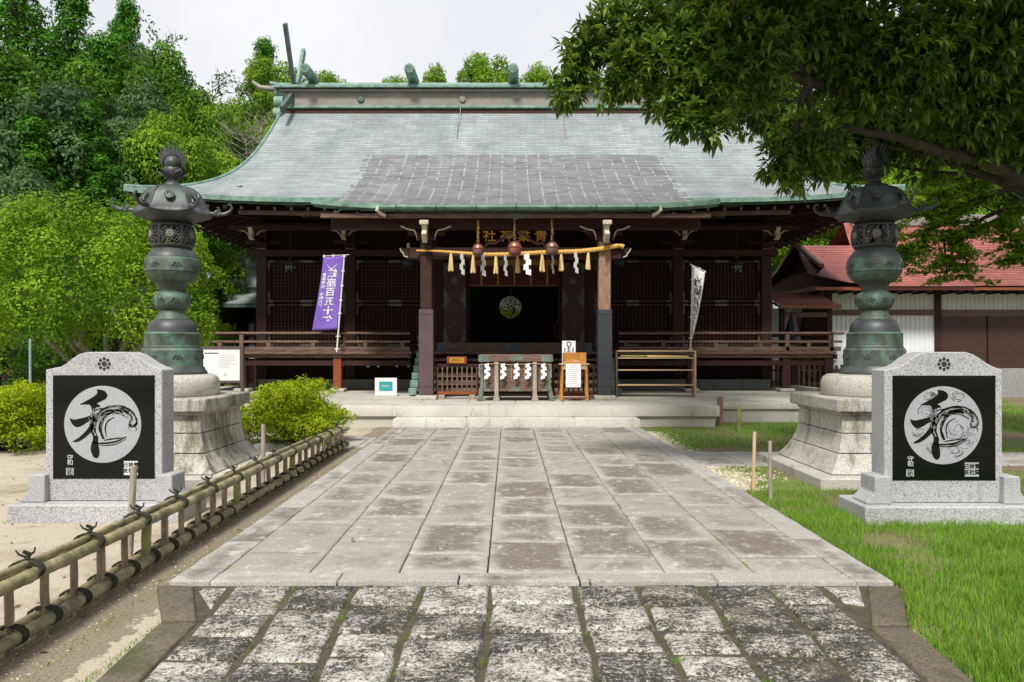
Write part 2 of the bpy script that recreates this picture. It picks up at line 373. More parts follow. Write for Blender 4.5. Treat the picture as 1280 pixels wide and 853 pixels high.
# ------------------------------------------------------------------ paved approach
def slab_mat(name, a, b, dark, light, cover, scale, moss=None, darkscale=2.0):
    m, t, p, o = new_mat(name); v = coords(t)
    at_ = t.nodes.new('ShaderNodeAttribute'); at_.attribute_name = 'tint'
    base = ramp(t, at_.outputs['Fac'], [(0, a), (1, b)])
    gr = noise(t, v, 110, 3, .8)
    base = mix(t, 1.0, base, ramp(t, gr, [(.38, .55), (.60, 1.15)]), 'MULTIPLY')
    # wear: distance from the slab's own edge in an uv layer, broken by noise
    uv = t.nodes.new('ShaderNodeUVMap'); uv.uv_map = 'courses'; s = t.nodes.new('ShaderNodeSeparateXYZ'); lk(t, uv.outputs[0], s.inputs[0])
    cbo = t.nodes.new('ShaderNodeCombineXYZ'); lk(t, math_n(t, 'MULTIPLY', at_.outputs['Fac'], 37.0), cbo.inputs[2]); va = t.nodes.new('ShaderNodeVectorMath'); va.operation = 'ADD'; lk(t, v, va.inputs[0]); lk(t, cbo.outputs[0], va.inputs[1])
    n1 = noise(t, va.outputs[0], darkscale, 8, .75)
    e = math_n(t, 'MINIMUM', s.outputs[0], s.outputs[1])
    k = math_n(t, 'ADD', math_n(t, 'MULTIPLY', n1, .8), math_n(t, 'ADD', math_n(t, 'MULTIPLY', math_n(t, 'SUBTRACT', at_.outputs['Fac'], .55), .30), math_n(t, 'MULTIPLY', math_n(t, 'MINIMUM', math_n(t, 'MULTIPLY', e, 7.0), 1.0), cover)))
    col = mix(t, ramp(t, k, [(.46, 0.0), (.66, 1.0)]), base, mix(t, ramp(t, noise(t, v, 75, 3, .9), [(.40, 0.0), (.58, 1.0)]), tuple(x*.42 for x in dark), tuple(x*1.15 for x in dark)))
    n2 = noise(t, v, scale, 8, .75)
    col = mix(t, ramp(t, n2, [(.54, 0.0), (.66, .8)]), col, light)
    if moss: col = mix(t, ramp(t, noise(t, v, 3.1, 8, .7), [(.60, 0.0), (.72, .8)]), col, moss)
    lk(t, col, p.inputs['Base Color']); p.inputs['Roughness'].default_value = .82
    bump(t, p, gr, .3, .004)
    return m
MT['paver'] = slab_mat('granite_paver', (.30, .28, .24), (.40, .38, .34), (.185, .162, .13), (.48, .465, .435), .20, 9, darkscale=2.2)
MT['curb'] = slab_mat('granite_border', (.33, .315, .29), (.42, .405, .38), (.16, .14, .12), (.47, .455, .425), .10, 5)
def cobble_mat():
    m, t, p, o = new_mat('lichened_cobble'); v = coords(t, (1, 1.15, 1))
    at_ = t.nodes.new('ShaderNodeAttribute'); at_.attribute_name = 'tint'
    a = noise(t, v, 4, 4, .6); b = noise(t, v, 70, 5, .8); cc = noise(t, v, 26, 6, .8)
    k = math_n(t, 'ADD', math_n(t, 'MULTIPLY', b, .55), math_n(t, 'MULTIPLY', cc, .5))
    k = math_n(t, 'ADD', k, math_n(t, 'MULTIPLY', math_n(t, 'SUBTRACT', a, .5), .30))
    k = math_n(t, 'ADD', k, math_n(t, 'MULTIPLY', math_n(t, 'SUBTRACT', at_.outputs['Fac'], .5), .075))
    col = ramp(t, k, [(.475, (.028, .026, .022)), (.52, (.10, .092, .075)), (.56, (.36, .34, .305)), (.66, (.58, .57, .545))])
    col = mix(t, ramp(t, noise(t, v, 2.5, 5), [(.56, 0.0), (.72, .45)]), col, (.25, .21, .12))
    lk(t, col, p.inputs['Base Color']); p.inputs['Roughness'].default_value = .9
    bump(t, p, k, .8, .012)
    return m
MT['cobble'] = cobble_mat()
def slabs(name, rects, z, mat, thick=.1, jit=0.0, gap=.008, bev=.006, rough=0, kind='structure'):
    """each slab is a bevelled block; tint per slab, uv = distance from its edges"""
    vs, fs, uvs, tint = [], [], [], []
    for (q, tn) in rects:                     # q: four corners ccw
        q = [Vector((x+rnd.uniform(-jit, jit), y+rnd.uniform(-jit, jit))) for x, y in q]
        c = sum(q, Vector((0, 0)))/4
        zz = z+rnd.uniform(-rough, rough)
        N = 6; b = len(vs)
        qi = [p+(c-p).normalized()*gap*.7 for p in q]
        def P(u, w): return (qi[0]*(1-u)+qi[1]*u)*(1-w)+(qi[3]*(1-u)+qi[2]*u)*w
        us = [0, .5*bev/max(.1, (q[1]-q[0]).length)*3]+[i/N for i in range(1, N)]+[1-.5*bev/max(.1, (q[1]-q[0]).length)*3, 1]
        M_ = len(us)
        W = (q[1]-q[0]).length; H = (q[3]-q[0]).length
        for j, w in enumerate(us):
            for i, u in enumerate(us):
                p_ = P(u, w); edge = i in (0, M_-1) or j in (0, M_-1)
                dz = 0 if not rough else .010*noise3((p_.x*6, p_.y*6, 3.3))
                vs.append((p_.x, p_.y, zz-(bev if edge else 0)+dz)); uvs.append((min(u, 1-u)*W, min(w, 1-w)*H)); tint.append(tn)
        for j in range(M_-1):
            for i in range(M_-1): a = b+j*M_+i; fs.append((a, a+1, a+M_+1, a+M_))
        ring = [b+i for i in range(M_)]+[b+j*M_+M_-1 for j in range(1, M_)]+[b+(M_-1)*M_+i for i in range(M_-2, -1, -1)]+[b+j*M_ for j in range(M_-2, 0, -1)]
        lo = len(vs)
        for r_ in ring: x, y, _ = vs[r_]; vs.append((x, y, zz-thick)); uvs.append((0, 0)); tint.append(tn)
        L = len(ring)
        for k in range(L): fs.append((ring[k], lo+k, lo+(k+1) % L, ring[(k+1) % L]))
    m = MB(); m.v = vs; m.f = fs; m.uv = uvs
    o = m.build(name, mat, smooth=False)
    at_ = o.data.attributes.new('tint', 'FLOAT', 'POINT'); at_.data.foreach_set('value', tint)
    for pl in o.data.polygons: pl.use_smooth = True
    o.data.set_sharp_from_angle(angle=R(60))
    o['kind'] = kind
    return o
XC = .15
bed = MB(); bed.box(-2.25, 2.55, 5.12, 15.0, -.05, .022); struct(bed, 'path_joint_bed', 'joint_dark')
bed = MB(); bed.add([(-1.72, 1, .0235), (1.92, 1, .0235), (2.10, 4.33, .0235), (2.42, 5.08, .0235), (-2.15, 5.08, .0235), (-1.82, 4.4, .0235)], [(0, 1, 2, 3, 4, 5)])
struct(bed, 'path_bed', 'mortar')
PX0, PW = -1.99, .6145
R1 = []
for c in range(7):
    x0 = PX0+c*PW; y = 5.30; first = True
    y -= 0
    ln0 = rnd.uniform(.35, .95)
    while y < 14.98:
        ln = ln0 if first else rnd.uniform(.86, 1.02); first = False
        y2 = min(y+ln, 15.0)
        if 15.0-y2 < .25: y2 = 15.0
        R1.append((((x0, y), (x0+PW, y), (x0+PW, y2), (x0, y2)), rnd.random())); y = y2
slabs('path', R1, .046, 'paver', gap=.014, rough=.0015, bev=.004)
R2 = []
for (a, b) in ((-2.26, -1.99), (2.312, 2.56)):
    y = 5.10
    while y < 14.98:
        y2 = min(15.0, y+rnd.uniform(.95, 1.5))
        if 15-y2 < .3: y2 = 15.0
        R2.append((((a, y), (b, y), (b, y2), (a, y2)), rnd.random())); y = y2
x = -1.99
while x < 2.3:
    x2 = min(2.312, x+rnd.uniform(.75, 1.05))
    if 2.312-x2 < .3: x2 = 2.312
    R2.append((((x, 5.10), (x2, 5.10), (x2, 5.30), (x, 5.30)), rnd.random())); x = x2
slabs('path_border', R2, .048, 'curb', gap=.011, rough=.0015, bev=.004)
# old cobbles nearest the camera
R3 = []; rows = [5.08, 4.62, 4.22, 3.88, 3.54, 3.2, 2.8, 2.4]
xsn = [-1.735, -1.35, -.93, -.55, -.13, .41, .82, 1.23, 1.61, 1.97]
xsf = [-1.81, -1.405, -1.0, -.57, -.13, .44, .845, 1.25, 1.695, 2.04]
for c in range(len(xsn)-1):
    off = rnd.uniform(-.10, .10)
    ys_ = [5.075]+[r+off+rnd.uniform(-.05, .05) for r in rows[1:]]
    for j in range(len(ys_)-1):
        def X(i, y):
            tt = (y-3.67)/1.4; return xsn[i]*(1-tt)+xsf[i]*tt+.012*math.sin(y*3+i*1.7)
        ya, yb_ = ys_[j+1], ys_[j]
        R3.append((((X(c, ya), ya), (X(c+1, ya), ya), (X(c+1, yb_), yb_), (X(c, yb_), yb_)), rnd.random()))
R3 += [(((-1.80, 4.62), (-1.78, 4.62), (-1.84, 5.06), (-2.05, 5.06)), .9), (((2.05, 4.72), (2.16, 4.66), (2.33, 5.06), (2.07, 5.06)), .8)]
slabs('path_cobbles', R3, .040, 'cobble', gap=.034, bev=.014, jit=.014, rough=.004)
R4 = [(((-1.99, 4.42), (-1.78, 4.40), (-2.08, 5.07), (-2.33, 5.07)), .2), (((2.05, 4.33), (2.27, 4.36), (2.58, 5.07), (2.37, 5.07)), .4)]
for s_ in (-1, 1):
    y = 4.38 if s_ < 0 else 4.31; k = 0
    while y > 1.5:
        y2 = y-rnd.uniform(.8, 1.1)
        xi = lambda yy: (2.03-.09*(4.31-yy)) if s_ > 0 else (1.775-.05*(4.38-yy))
        a, b = xi(y), xi(y2)
        q = ((s_*b, y2), (s_*(b+.21), y2), (s_*(a+.21), y), (s_*a, y))
        if s_ < 0: q = (q[1], q[0], q[3], q[2])
        R4.append((q, rnd.random())); y = y2-.01
slabs('kerb', R4, .043, 'stone_dark', gap=.012, bev=.01, jit=.008, rough=.003)
# side paths crossing the court
R5 = []
for (xa, xb, ya, yb_) in ((2.62, 6.2, 10.35, 11.7), (-5.4, -2.32, 12.3, 13.6), (-14, -5.4, 12.5, 13.5), (6.2, 13, 10.4, 11.6)):
    x = xa
    while x < xb-.1:
        x2 = min(xb, x+rnd.uniform(.5, .75)); y = ya
        while y < yb_-.05:
            y2 = min(yb_, y+rnd.uniform(.4, .7)); R5.append((((x, y), (x2, y), (x2, y2), (x, y2)), rnd.random())); y = y2
        x = x2
slabs('side_path', R5, .018, 'curb', thick=.06, gap=.02, bev=.008, rough=.003)

# ------------------------------------------------------------------ stone platform of the shrine
pf = MB(); pf.box(-8.9+XC, 8.9+XC, 16.5, 33.2, -.1, .30)
struct(pf, 'platform_base', 'stone_step')
R6 = []
x = -8.95
while x < 8.9:
    x2 = min(8.95, x+rnd.uniform(1.4, 1.9)); x2 = 8.95 if 8.95-x2 < .5 else x2
    R6.append((((x+XC, 16.45), (x2+XC, 16.45), (x2+XC, 17.1), (x+XC, 17.1)), rnd.random())); x = x2
for a in (-8.95, 8.3):
    y = 17.1
    while y < 33: R6.append((((a+XC, y), (a+.65+XC, y), (a+.65+XC, y+1.5), (a+XC, y+1.5)), rnd.random())); y += 1.5
slabs('platform_edge', [r for r in R6 if not (abs((r[0][0][0]+r[0][1][0])/2-XC) < 3.2 and r[0][0][1] < 17)], .42, 'stone_step', thick=.13, gap=.003, bev=.012)
pt = MB(); pt.box(-8.3+XC, 8.3+XC, 17.1, 33, .30, .415); struct(pt, 'platform_floor', 'stone_step')
cp = MB(); cp.box(-4.02+XC, 4.02+XC, 15.53, 17.6, -.1, .22); struct(cp, 'front_platform_base', 'stone_step')
R7 = []
for (a, b) in ((-4.1, -2.5), (-2.5, -.55), (-.55, 1.95), (1.95, 4.1)):
    R7.append((((a+XC, 15.47), (b+XC, 15.47), (b+XC, 16.2), (a+XC, 16.2)), rnd.random()))
x = -4.1
while x < 4.0:
    R7.append((((x+XC, 16.2), (x+1.025+XC, 16.2), (x+1.025+XC, 17.62), (x+XC, 17.62)), rnd.random())); x += 1.025
slabs('front_platform', R7, .43, 'stone_step', thick=.21, gap=.003, bev=.012)
R8 = [(((a+XC, 15.02), (b+XC, 15.02), (b+XC, 15.6), (a+XC, 15.6)), rnd.random()) for a, b in ((-2.42, -1.0), (-1.0, 1.15), (1.15, 2.42))]
slabs('stone_step', R8, .215, 'stone_step', thick=.25, gap=.003, bev=.014)

# ------------------------------------------------------------------ main shrine hall
YE, YR, YB = 19.6, 26.2, 32.8       # front eave, ridge, back eave
hall = thing('shrine_hall', 'large dark timber shrine hall with curved grey green copper roof and raised veranda', 'shrine', (XC, 26, 0), world_coords=True)
OFFS[hall.name] = (0, 26, 0)        # hall geometry: x from the axis, y and z of the world
def xmax(d): return 7.85+2.15*math.exp(-max(d, 0)/1.0)
def zroof(x, d):
    z = 5.42+.42*d+.038*d*d if d >= 0 else 5.42+.42*d+.06*d*d
    xm = 10.0
    lift = .30*max(0, (abs(x)-4.5)/(xm-4.5))**2.6*max(0, 1-d/3.0) if d >= 0 else .12*(abs(x)/4.4)**4*min(1, -d/2.8)
    return z+lift
def roof_sheet(rows, xf, zf, yf, ncol=64, step=.014):
    """rows of shingle courses, each a few mm proud of the next; uv = (x, course)"""
    m = MB(); idx = []
    for r in range(len(rows)-1):
        for (d, h) in ((rows[r], step), (rows[r+1], 0)):
            row = []
            for c in range(ncol+1):
                x = xf(c/ncol, d); row.append(len(m.v)); m.v.append((x, yf(d), zf(x, d)+h)); m.uv.append((x, r+(.02 if h else .98)))
            idx.append(row)
    for a, b in zip(idx[:-1], idx[1:]):
        for c in range(ncol): m.f.append((a[c], a[c+1], b[c+1], b[c]))
    return m
NR = 58; rows = [6.6*i/NR for i in range(NR+1)]
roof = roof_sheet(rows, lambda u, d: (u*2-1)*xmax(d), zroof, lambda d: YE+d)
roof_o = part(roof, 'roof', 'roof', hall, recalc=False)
back = roof_sheet(rows[::3], lambda u, d: (1-u*2)*xmax(d), zroof, lambda d: YB-d, 40)
# mesh coordinates of the roof are relative to y 26, so the patch limit is shifted in the material
part(back, 'back_roof', 'roof', hall, recalc=False)
NK = 22
kro = roof_sheet([-2.8+2.86*i/NK for i in range(NK+1)], lambda u, d: (u*2-1)*4.45, lambda x, d: zroof(x, d)+.004, lambda d: YE+d, 40)
part(kro, 'porch_roof', 'roof', hall, recalc=False)
for s in (-1, 1):
    m = MB(); ds = [3.4*i/34 for i in range(35)]; idx = []
    for k in range(len(ds)-1):
        for d, h in ((ds[k], .014), (ds[k+1], 0)):
            row = []
            for c in range(31):
                u = c/30; y = (YE+d)*(1-u)+(YB-d)*u; xx = s*(xmax(d)-.10*math.sin(PI*u)*(d == 0))
                dip = .28*(1-min(1, abs(u-.5)*2)**2.5)*max(0, 1-d/2.2)
                row.append(len(m.v)); m.v.append((xx, y, zroof(xmax(d), d)+h-dip)); m.uv.append((y, k+(.02 if h else .98)))
            idx.append(row)
    for a, b in zip(idx[:-1], idx[1:]):
        for c in range(30): m.f.append((a[c], a[c+1], b[c+1], b[c]) if s < 0 else (a[c+1], a[c], b[c], b[c+1]))
    part(m, 'side_roof', 'roof', hall, recalc=False)
    # gable wall closing the end of the upper roof
    m = MB(); pr = [(YE+d, zroof(7.8, d)-.02) for d in [2.6+4.0*i/10 for i in range(11)]]+[(YB-d, zroof(7.8, d)-.02) for d in [6.6-4.0*i/10 for i in range(1, 11)]]
    n = len(pr); m.add([(s*7.6, y, z) for y, z in pr], [tuple(range(n))]); part(m, 'gable_wall', 'wood_h', hall)
    # rolled verge along the front edge of the roof end
    m = MB(); m.tube([(s*(xmax(d)-.03), YE+d, zroof(xmax(d), d)+.01) for d in [6.5*i/30 for i in range(31)]], .05, 8)
    part(m, 'verge_roll', 'patina', hall, smooth=True)
# eave edge (thick layered copper edge) following the curve
def eave_strip(x0, x1, d, th, y_in, n=60, zo=0.0):
    m = MB(); b = 0
    for i in range(n+1):
        x = x0+(x1-x0)*i/n; z = zroof(x, d)+zo
        m.v += [(x, YE+d-.03, z+.012), (x, YE+d-.03, z-th), (x, YE+d+y_in, z-th-.02+.0), (x, YE+d+y_in, z+.012-.02+.42*y_in*.6)]
    for i in range(n):
        a = 4*i
        for k in range(4): m.f.append((a+k, a+(k+1) % 4, a+4+(k+1) % 4, a+4+k))
    m.f += [(0, 1, 2, 3), (4*n, 4*n+3, 4*n+2, 4*n+1)]
    return m
for (a, b, name) in ((-9.97, -4.5, 'eave_edge'), (4.5, 9.97, 'eave_edge')):
    part(eave_strip(a, b, 0, .11, .25, 40), name, 'patina', hall)
part(eave_strip(-4.47, 4.47, -2.8, .09, .25, 40), 'porch_eave_edge', 'patina', hall)
for s in (-1, 1):      # side eaves and porch verges
    m = MB(); n = 24
    for i in range(n+1):
        u = i/n; y = YE*(1-u)+YB*u; z = zroof(10, 0)-.28*(1-min(1, abs(u-.5)*2)**2.5); x = 10.0-.10*math.sin(PI*u)
        m.v += [(s*(x+.03), y, z+.012), (s*(x+.03), y, z-.11), (s*(x-.25), y, z-.11), (s*(x-.25), y, z-.02)]
    for i in range(n):
        a = 4*i
        for k in range(4): m.f.append((a+k, a+(k+1) % 4, a+4+(k+1) % 4, a+4+k))
    part(m, 'eave_edge', 'patina', hall)
    m = MB(); n = 14
    for i in range(n+1):
        d = -2.8+2.8*i/n; z = zroof(4.45, d)
        m.v += [(s*4.48, YE+d, z+.015), (s*4.48, YE+d, z-.10), (s*4.3, YE+d, z-.10), (s*4.3, YE+d, z+.0)]
    for i in range(n):
        a = 4*i
        for k in range(4): m.f.append((a+k, a+(k+1) % 4, a+4+(k+1) % 4, a+4+k))
    part(m, 'porch_verge', 'patina_dk', hall)
# under-eave boarding
sof = MB(); n = 40; dd = [0.02, .6, 1.3, 2.0, 2.75]
idx = []
for d in dd:
    row = []
    for i in range(n+1):
        u = i/n*2-1; x = u*(9.95-d); row.append(len(sof.v)); sof.v.append((x, YE+d, zroof(min(abs(x)+d*.0, 10), 0)-.14+.17*d))
    idx.append(row)
for a, b in zip(idx[:-1], idx[1:]):
    for c in range(n): sof.f.append((a[c], b[c], b[c+1], a[c+1]))
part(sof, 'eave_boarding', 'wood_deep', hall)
for s in (-1, 1):
    m = MB(); idx = []
    for d in dd:
        row = []
        for i in range(21):
            u = i/20; y = (YE+d)*(1-u)+(YB-d)*u; dip = .28*(1-min(1, abs(u-.5)*2)**2.5)
            row.append(len(m.v)); m.v.append((s*(9.93-d), y, zroof(10, 0)-.14+.17*d-dip*(1-d/2.75)))
        idx.append(row)
    for a, b in zip(idx[:-1], idx[1:]):
        for c in range(20): m.f.append((a[c], b[c], b[c+1], a[c+1]))
    part(m, 'eave_boarding', 'wood_deep', hall)
m = MB(); idx = []
for d in (-2.74, -1.9, -1.0, .1, 1.4):
    row = []
    for i in range(21):
        x = -4.4+8.8*i/20; row.append(len(m.v)); m.v.append((x, YE+d, zroof(x, -2.8)-.11+.19*(d+2.8)))
    idx.append(row)
for a, b in zip(idx[:-1], idx[1:]):
    for c in range(20): m.f.append((a[c], b[c], b[c+1], a[c+1]))
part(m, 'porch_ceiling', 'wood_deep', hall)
# rafters with capped ends
def rafter(p0, p1, w=.075, h=.09, capmat='hinge'):
    r = part(MB().beam(p0, p1, w, h), 'rafter', 'wood_h', hall)
    d = (Vector(p0)-Vector(p1)).normalized(); q = Vector(p0)+d*.002
    part(MB().beam(q, q+d*.012, w*.95, h*.95), 'end_cap', capmat, r)
k = 0; x = -9.2
while x <= 9.21:
    if abs(x) > 4.6:
        z = zroof(x, 0)
        rafter((x, YE+.22, z-.24), (x*.98, YE+2.7, z-.24+.42))
    x += .43
for i in range(-9, 10):
    x = i*.437; z = zroof(x, -2.8)
    rafter((x, YE-2.62, z-.20), (x, YE-.2, z+.25), .075, .085, 'patina')
for s in (-1, 1):
    y = YE+1.0
    for k in range(14):
        z = zroof(10, 0)-.24; u = (y-YE)/(YB-YE); dip = .28*(1-min(1, abs(u-.5)*2)**2.5)
        part(MB().beam((s*9.75, y, z-dip), (s*7.3, y, z+.42), .075, .09), 'rafter', 'wood_h', hall); y += .55
    part(MB().beam((s*9.8, YE+.2, zroof(10, 0)-.22), (s*7.2, YE+2.8, 5.42), .16, .2), 'hip_rafter', 'wood_h', hall)
    for (a, b, zz) in ((4.6, 9.6, 5.12), ):
        part(MB().beam((s*a, YE+.45, zroof(4.6, 0)-.33), (s*(a+2.6), YE+.45, zroof(7.2, 0)-.33), .09, .10), 'eave_purlin', 'wood_worn', hall)
# gutter and downpipe stubs of the porch
m = MB(); n = 26
for i in range(n+1):
    x = -2.98+6.1*i/n
    for k in range(9):
        a = PI+PI*k/8; m.v.append((x, YE-2.87+.065*math.cos(a), 4.69+.075*math.sin(a)))
for i in range(n):
    for k in range(8): a = i*9+k; m.f.append((a, a+1, a+10, a+9))
gt = part(m, 'gutter', 'patina', hall, smooth=True); md = gt.modifiers.new('s', 'SOLIDIFY'); md.thickness = .006
for i in range(7): part(MB().tube([(-2.6+i*.87, YE-2.95, 4.72), (-2.6+i*.87, YE-2.95, 4.60), (-2.6+i*.87, YE-2.87, 4.57), (-2.6+i*.87, YE-2.79, 4.62)], .008, 5), 'gutter_bracket', 'iron', hall)
for s, x in ((-1, -2.98), (1, 3.12)):
    part(MB().tube([(x, YE-2.87, 4.68), (x+s*.04, YE-2.87, 4.60), (x-s*.02, YE-2.8, 4.55), (x-s*.12, YE-2.75, 4.50)], .045, 10), 'gutter_outlet', 'white_paint', hall, smooth=True)
    # square downpipe hoppers under the main eave beside the porch
    part(MB().box(s*4.62-.07, s*4.62+.07, YE+.3, YE+.5, 4.80, 5.16), 'rain_hopper', 'patina', hall, bevel=.01)
    part(MB().box(s*4.1-.42, s*4.1+.42, YE+.1, YE+.5, 4.92, 5.18), 'eave_block', 'patina_dk', hall, bevel=.02)
# ridge
rb = zroof(0, 6.6)-.21
part(MB().box(-7.75, 7.75, YR-.45, YR+.45, rb-.2, rb-.02), 'ridge_foot', 'wood_h', hall)
part(MB().box(-7.85, 7.85, YR-.52, YR+.52, rb-.02, rb+.07), 'ridge_moulding', 'patina', hall, bevel=.02)
part(MB().box(-7.72, 7.72, YR-.36, YR+.36, rb+.07, rb+.56), 'ridge_box', 'patina_tan', hall)
part(MB().box(-7.85, 7.85, YR-.50, YR+.50, rb+.56, rb+.63), 'ridge_moulding', 'patina_tan', hall, bevel=.02)
m = MB(); m.prism([(YR-.60, rb+.66), (YR-.60, rb+.73), (YR-.16, rb+.90), (YR+.16, rb+.90), (YR+.60, rb+.73), (YR+.60, rb+.66)], -8.0, 8.0, tf=lambda a, b, c: (b, a, c))
part(m, 'ridge_cap', 'patina', hall)
m = MB(); m.tube([(-8.3, YR, rb+.98), (-8.0, YR, rb+.92), (8.0, YR, rb+.92), (8.3, YR, rb+.98)], .085, 10); part(m, 'ridge_roll', 'patina', hall, smooth=True)
for i in (-1.5, -.5, .5, 1.5):
    m = MB(); m.lathe([(.001, 0), (.12, 0), (.12, .03), (.09, .05), (.001, .05)], 18)
    m.v = [(i*3.42+x, YR-.362-z, rb+.32+y) for x, y, z in m.v]; part(m, 'ridge_crest', 'patina_tan' if i == -.5 else 'patina_dk', hall)
for s in (-1, 1):
    # scrolled ridge-end ornament
    m = MB()
    prof = [(-.62, rb-.30), (-.50, rb-.42), (-.30, rb-.38), (-.24, rb-.22), (-.24, rb+.05), (-.34, rb+.12), (-.34, rb+.34), (-.22, rb+.40), (-.20, rb+.70), (.20, rb+.70), (.22, rb+.40), (.34, rb+.34), (.34, rb+.12), (.24, rb+.05), (.24, rb-.22), (.30, rb-.38), (.50, rb-.42), (.62, rb-.30)]
    prof = [(YR+a, b) for a, b in prof]
    m.prism(prof, s*7.74, s*7.98, tf=lambda a, b, c: (b, a, c)); e = part(m, 'ridge_end', 'patina', hall, bevel=.04, seg=2)
    for yy, zz, rr in ((YR-.42, rb-.18, .20), (YR-.36, rb+.22, .20), (YR-.22, rb+.54, .17)):
        m = MB(); m.lathe([(rr*.3, -.19), (rr, -.15), (rr, .15), (rr*.3, .19)], 18); m.v = [(s*7.86+z, yy+x, zz+y) for x, y, z in m.v]; part(m, 'scroll', 'patina', e, smooth=True)
    m = MB(); m.tube([(s*7.9, YR, rb+.82), (s*8.3, YR, rb+.80), (s*8.62, YR, rb+.84), (s*8.85, YR, rb+1.0), (s*8.9, YR, rb+1.08)], [.11, .10, .085, .06, .03], 10); part(m, 'ridge_tip', 'patina_tan', hall, smooth=True)
    # chigi: crossed finials leaning front and back
    for f in (-1, 1):
        m = MB(); x = s*7.42 + (0 if f < 0 else s*-.0)
        p0 = Vector((x+s*-.04*f, YR+f*-.15, rb+.5)); p1 = Vector((x+s*.03, YR+f*1.15, rb+2.55))
        m.beam(p0, p1, .11, .24, up=(0, 1, 0)); part(m, 'crossed_finial', 'patina_dk' if f < 0 else 'patina', hall, bevel=.01)
    m = MB(); m.beam((s*7.45, YR-.35, rb+.45), (s*7.45, YR-1.5, rb-.36), .13, .22, up=(0, 1, 0)); part(m, 'verge_strut', 'patina_dk', hall, bevel=.01)
for i in (-2, -1, 0, 1, 2):
    x = i*3.42
    m = MB(); m.lathe([(.145, -1.02), (.17, -.98), (.185, 0), (.17, .98), (.145, 1.02)], 20); m.v = [(x+a, YR+c, rb+1.14+b) for a, b, c in m.v]
    lg = part(m, 'ridge_log', 'patina', hall, smooth=True)
    for q in range(6):
        part(MB().box(x-.095+q*.038-.008, x-.095+q*.038+.008, YR-1.035, YR-1.018, rb+1.05, rb+1.23), 'end_slat', 'patina_dk', lg)
for x in (-1.78, 1.65): part(MB().tube([(x, YR-.54, rb+.16), (x+.03, YR-.75, rb-.25), (x-.03, YR-1.3, rb-.62), (x, YR-2.0, zroof(0, 4.6)+.05)], .014, 5), 'ridge_wire', 'patina', hall)

# ---- walls, columns, beams
YW = 22.3; ZF = 1.5
cols = (-7.29, -4.73, -2.17, 2.17, 4.73, 7.29)
for x in cols:
    part(MB().box(x-.15, x+.15, YW-.15, YW+.15, .42, 5.2), 'column', 'wood', hall, bevel=.015)
    part(MB().box(x-.13, x+.13, YW-.17, YW-.152, 4.36, 4.52), 'column_fitting', 'hinge', hall)
for x in (-7.29, 7.29):
    for y in (24.8, 27.4, 30.0): part(MB().box(x-.15, x+.15, y-.15, y+.15, .42, 5.2), 'column', 'wood', hall, bevel=.015)
part(MB().box(-7.6, 7.6, YW-.19, YW+.10, 4.24, 4.44), 'lintel_beam', 'wood_h', hall, bevel=.015)
part(MB().box(-7.5, 7.5, YW-.12, YW+.06, 4.98, 5.22), 'wall_plate', 'wood_h', hall, bevel=.015)
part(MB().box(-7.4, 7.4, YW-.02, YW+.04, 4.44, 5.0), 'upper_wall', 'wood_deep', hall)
part(MB().box(-7.35, 7.35, YW-.165, YW+.05, 1.48, 1.62), 'sill_beam', 'wood_h', hall, bevel=.01)
# closed body of the hall: dark room
rm = MB()
for b in ((-7.2, 7.2, 29.9, 30.0, .42, 5.3), (-7.3, -7.2, YW, 30, .42, 5.3), (7.2, 7.3, YW, 30, .42, 5.3), (-7.3, 7.3, YW-.1, 30, 5.3, 5.36)): rm.box(*b)
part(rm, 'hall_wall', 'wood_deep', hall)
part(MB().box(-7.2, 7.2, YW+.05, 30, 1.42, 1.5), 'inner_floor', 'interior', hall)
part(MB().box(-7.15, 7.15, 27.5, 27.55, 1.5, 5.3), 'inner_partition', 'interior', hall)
m = MB(); m.lathe([(.30, -.25), (.36, 0), (.30, .25)], 24); m.v = [(1.55+a, 23.6+c, 2.15+b) for a, b, c in m.v]
dr = m.build('taiko_drum', 'wood_red', None, smooth=True, off=(-XC, 0, 0)); tag(dr, 'round drum standing in the dark doorway of the shrine', 'drum')
part_d = MB(); part_d.lathe([(.001, 0), (.29, 0), (.29, .01), (.001, .01)], 24); part_d.v = [(1.55+XC+a, 23.34-c, 2.15+b) for a, b, c in part_d.v]
part_d.build('drum_head', 'wood_deep', dr)
m = MB(); m.box(1.25+XC, 1.85+XC, 23.4, 23.8, 1.5, 1.86); m.build('drum_stand', 'wood_deep', dr)
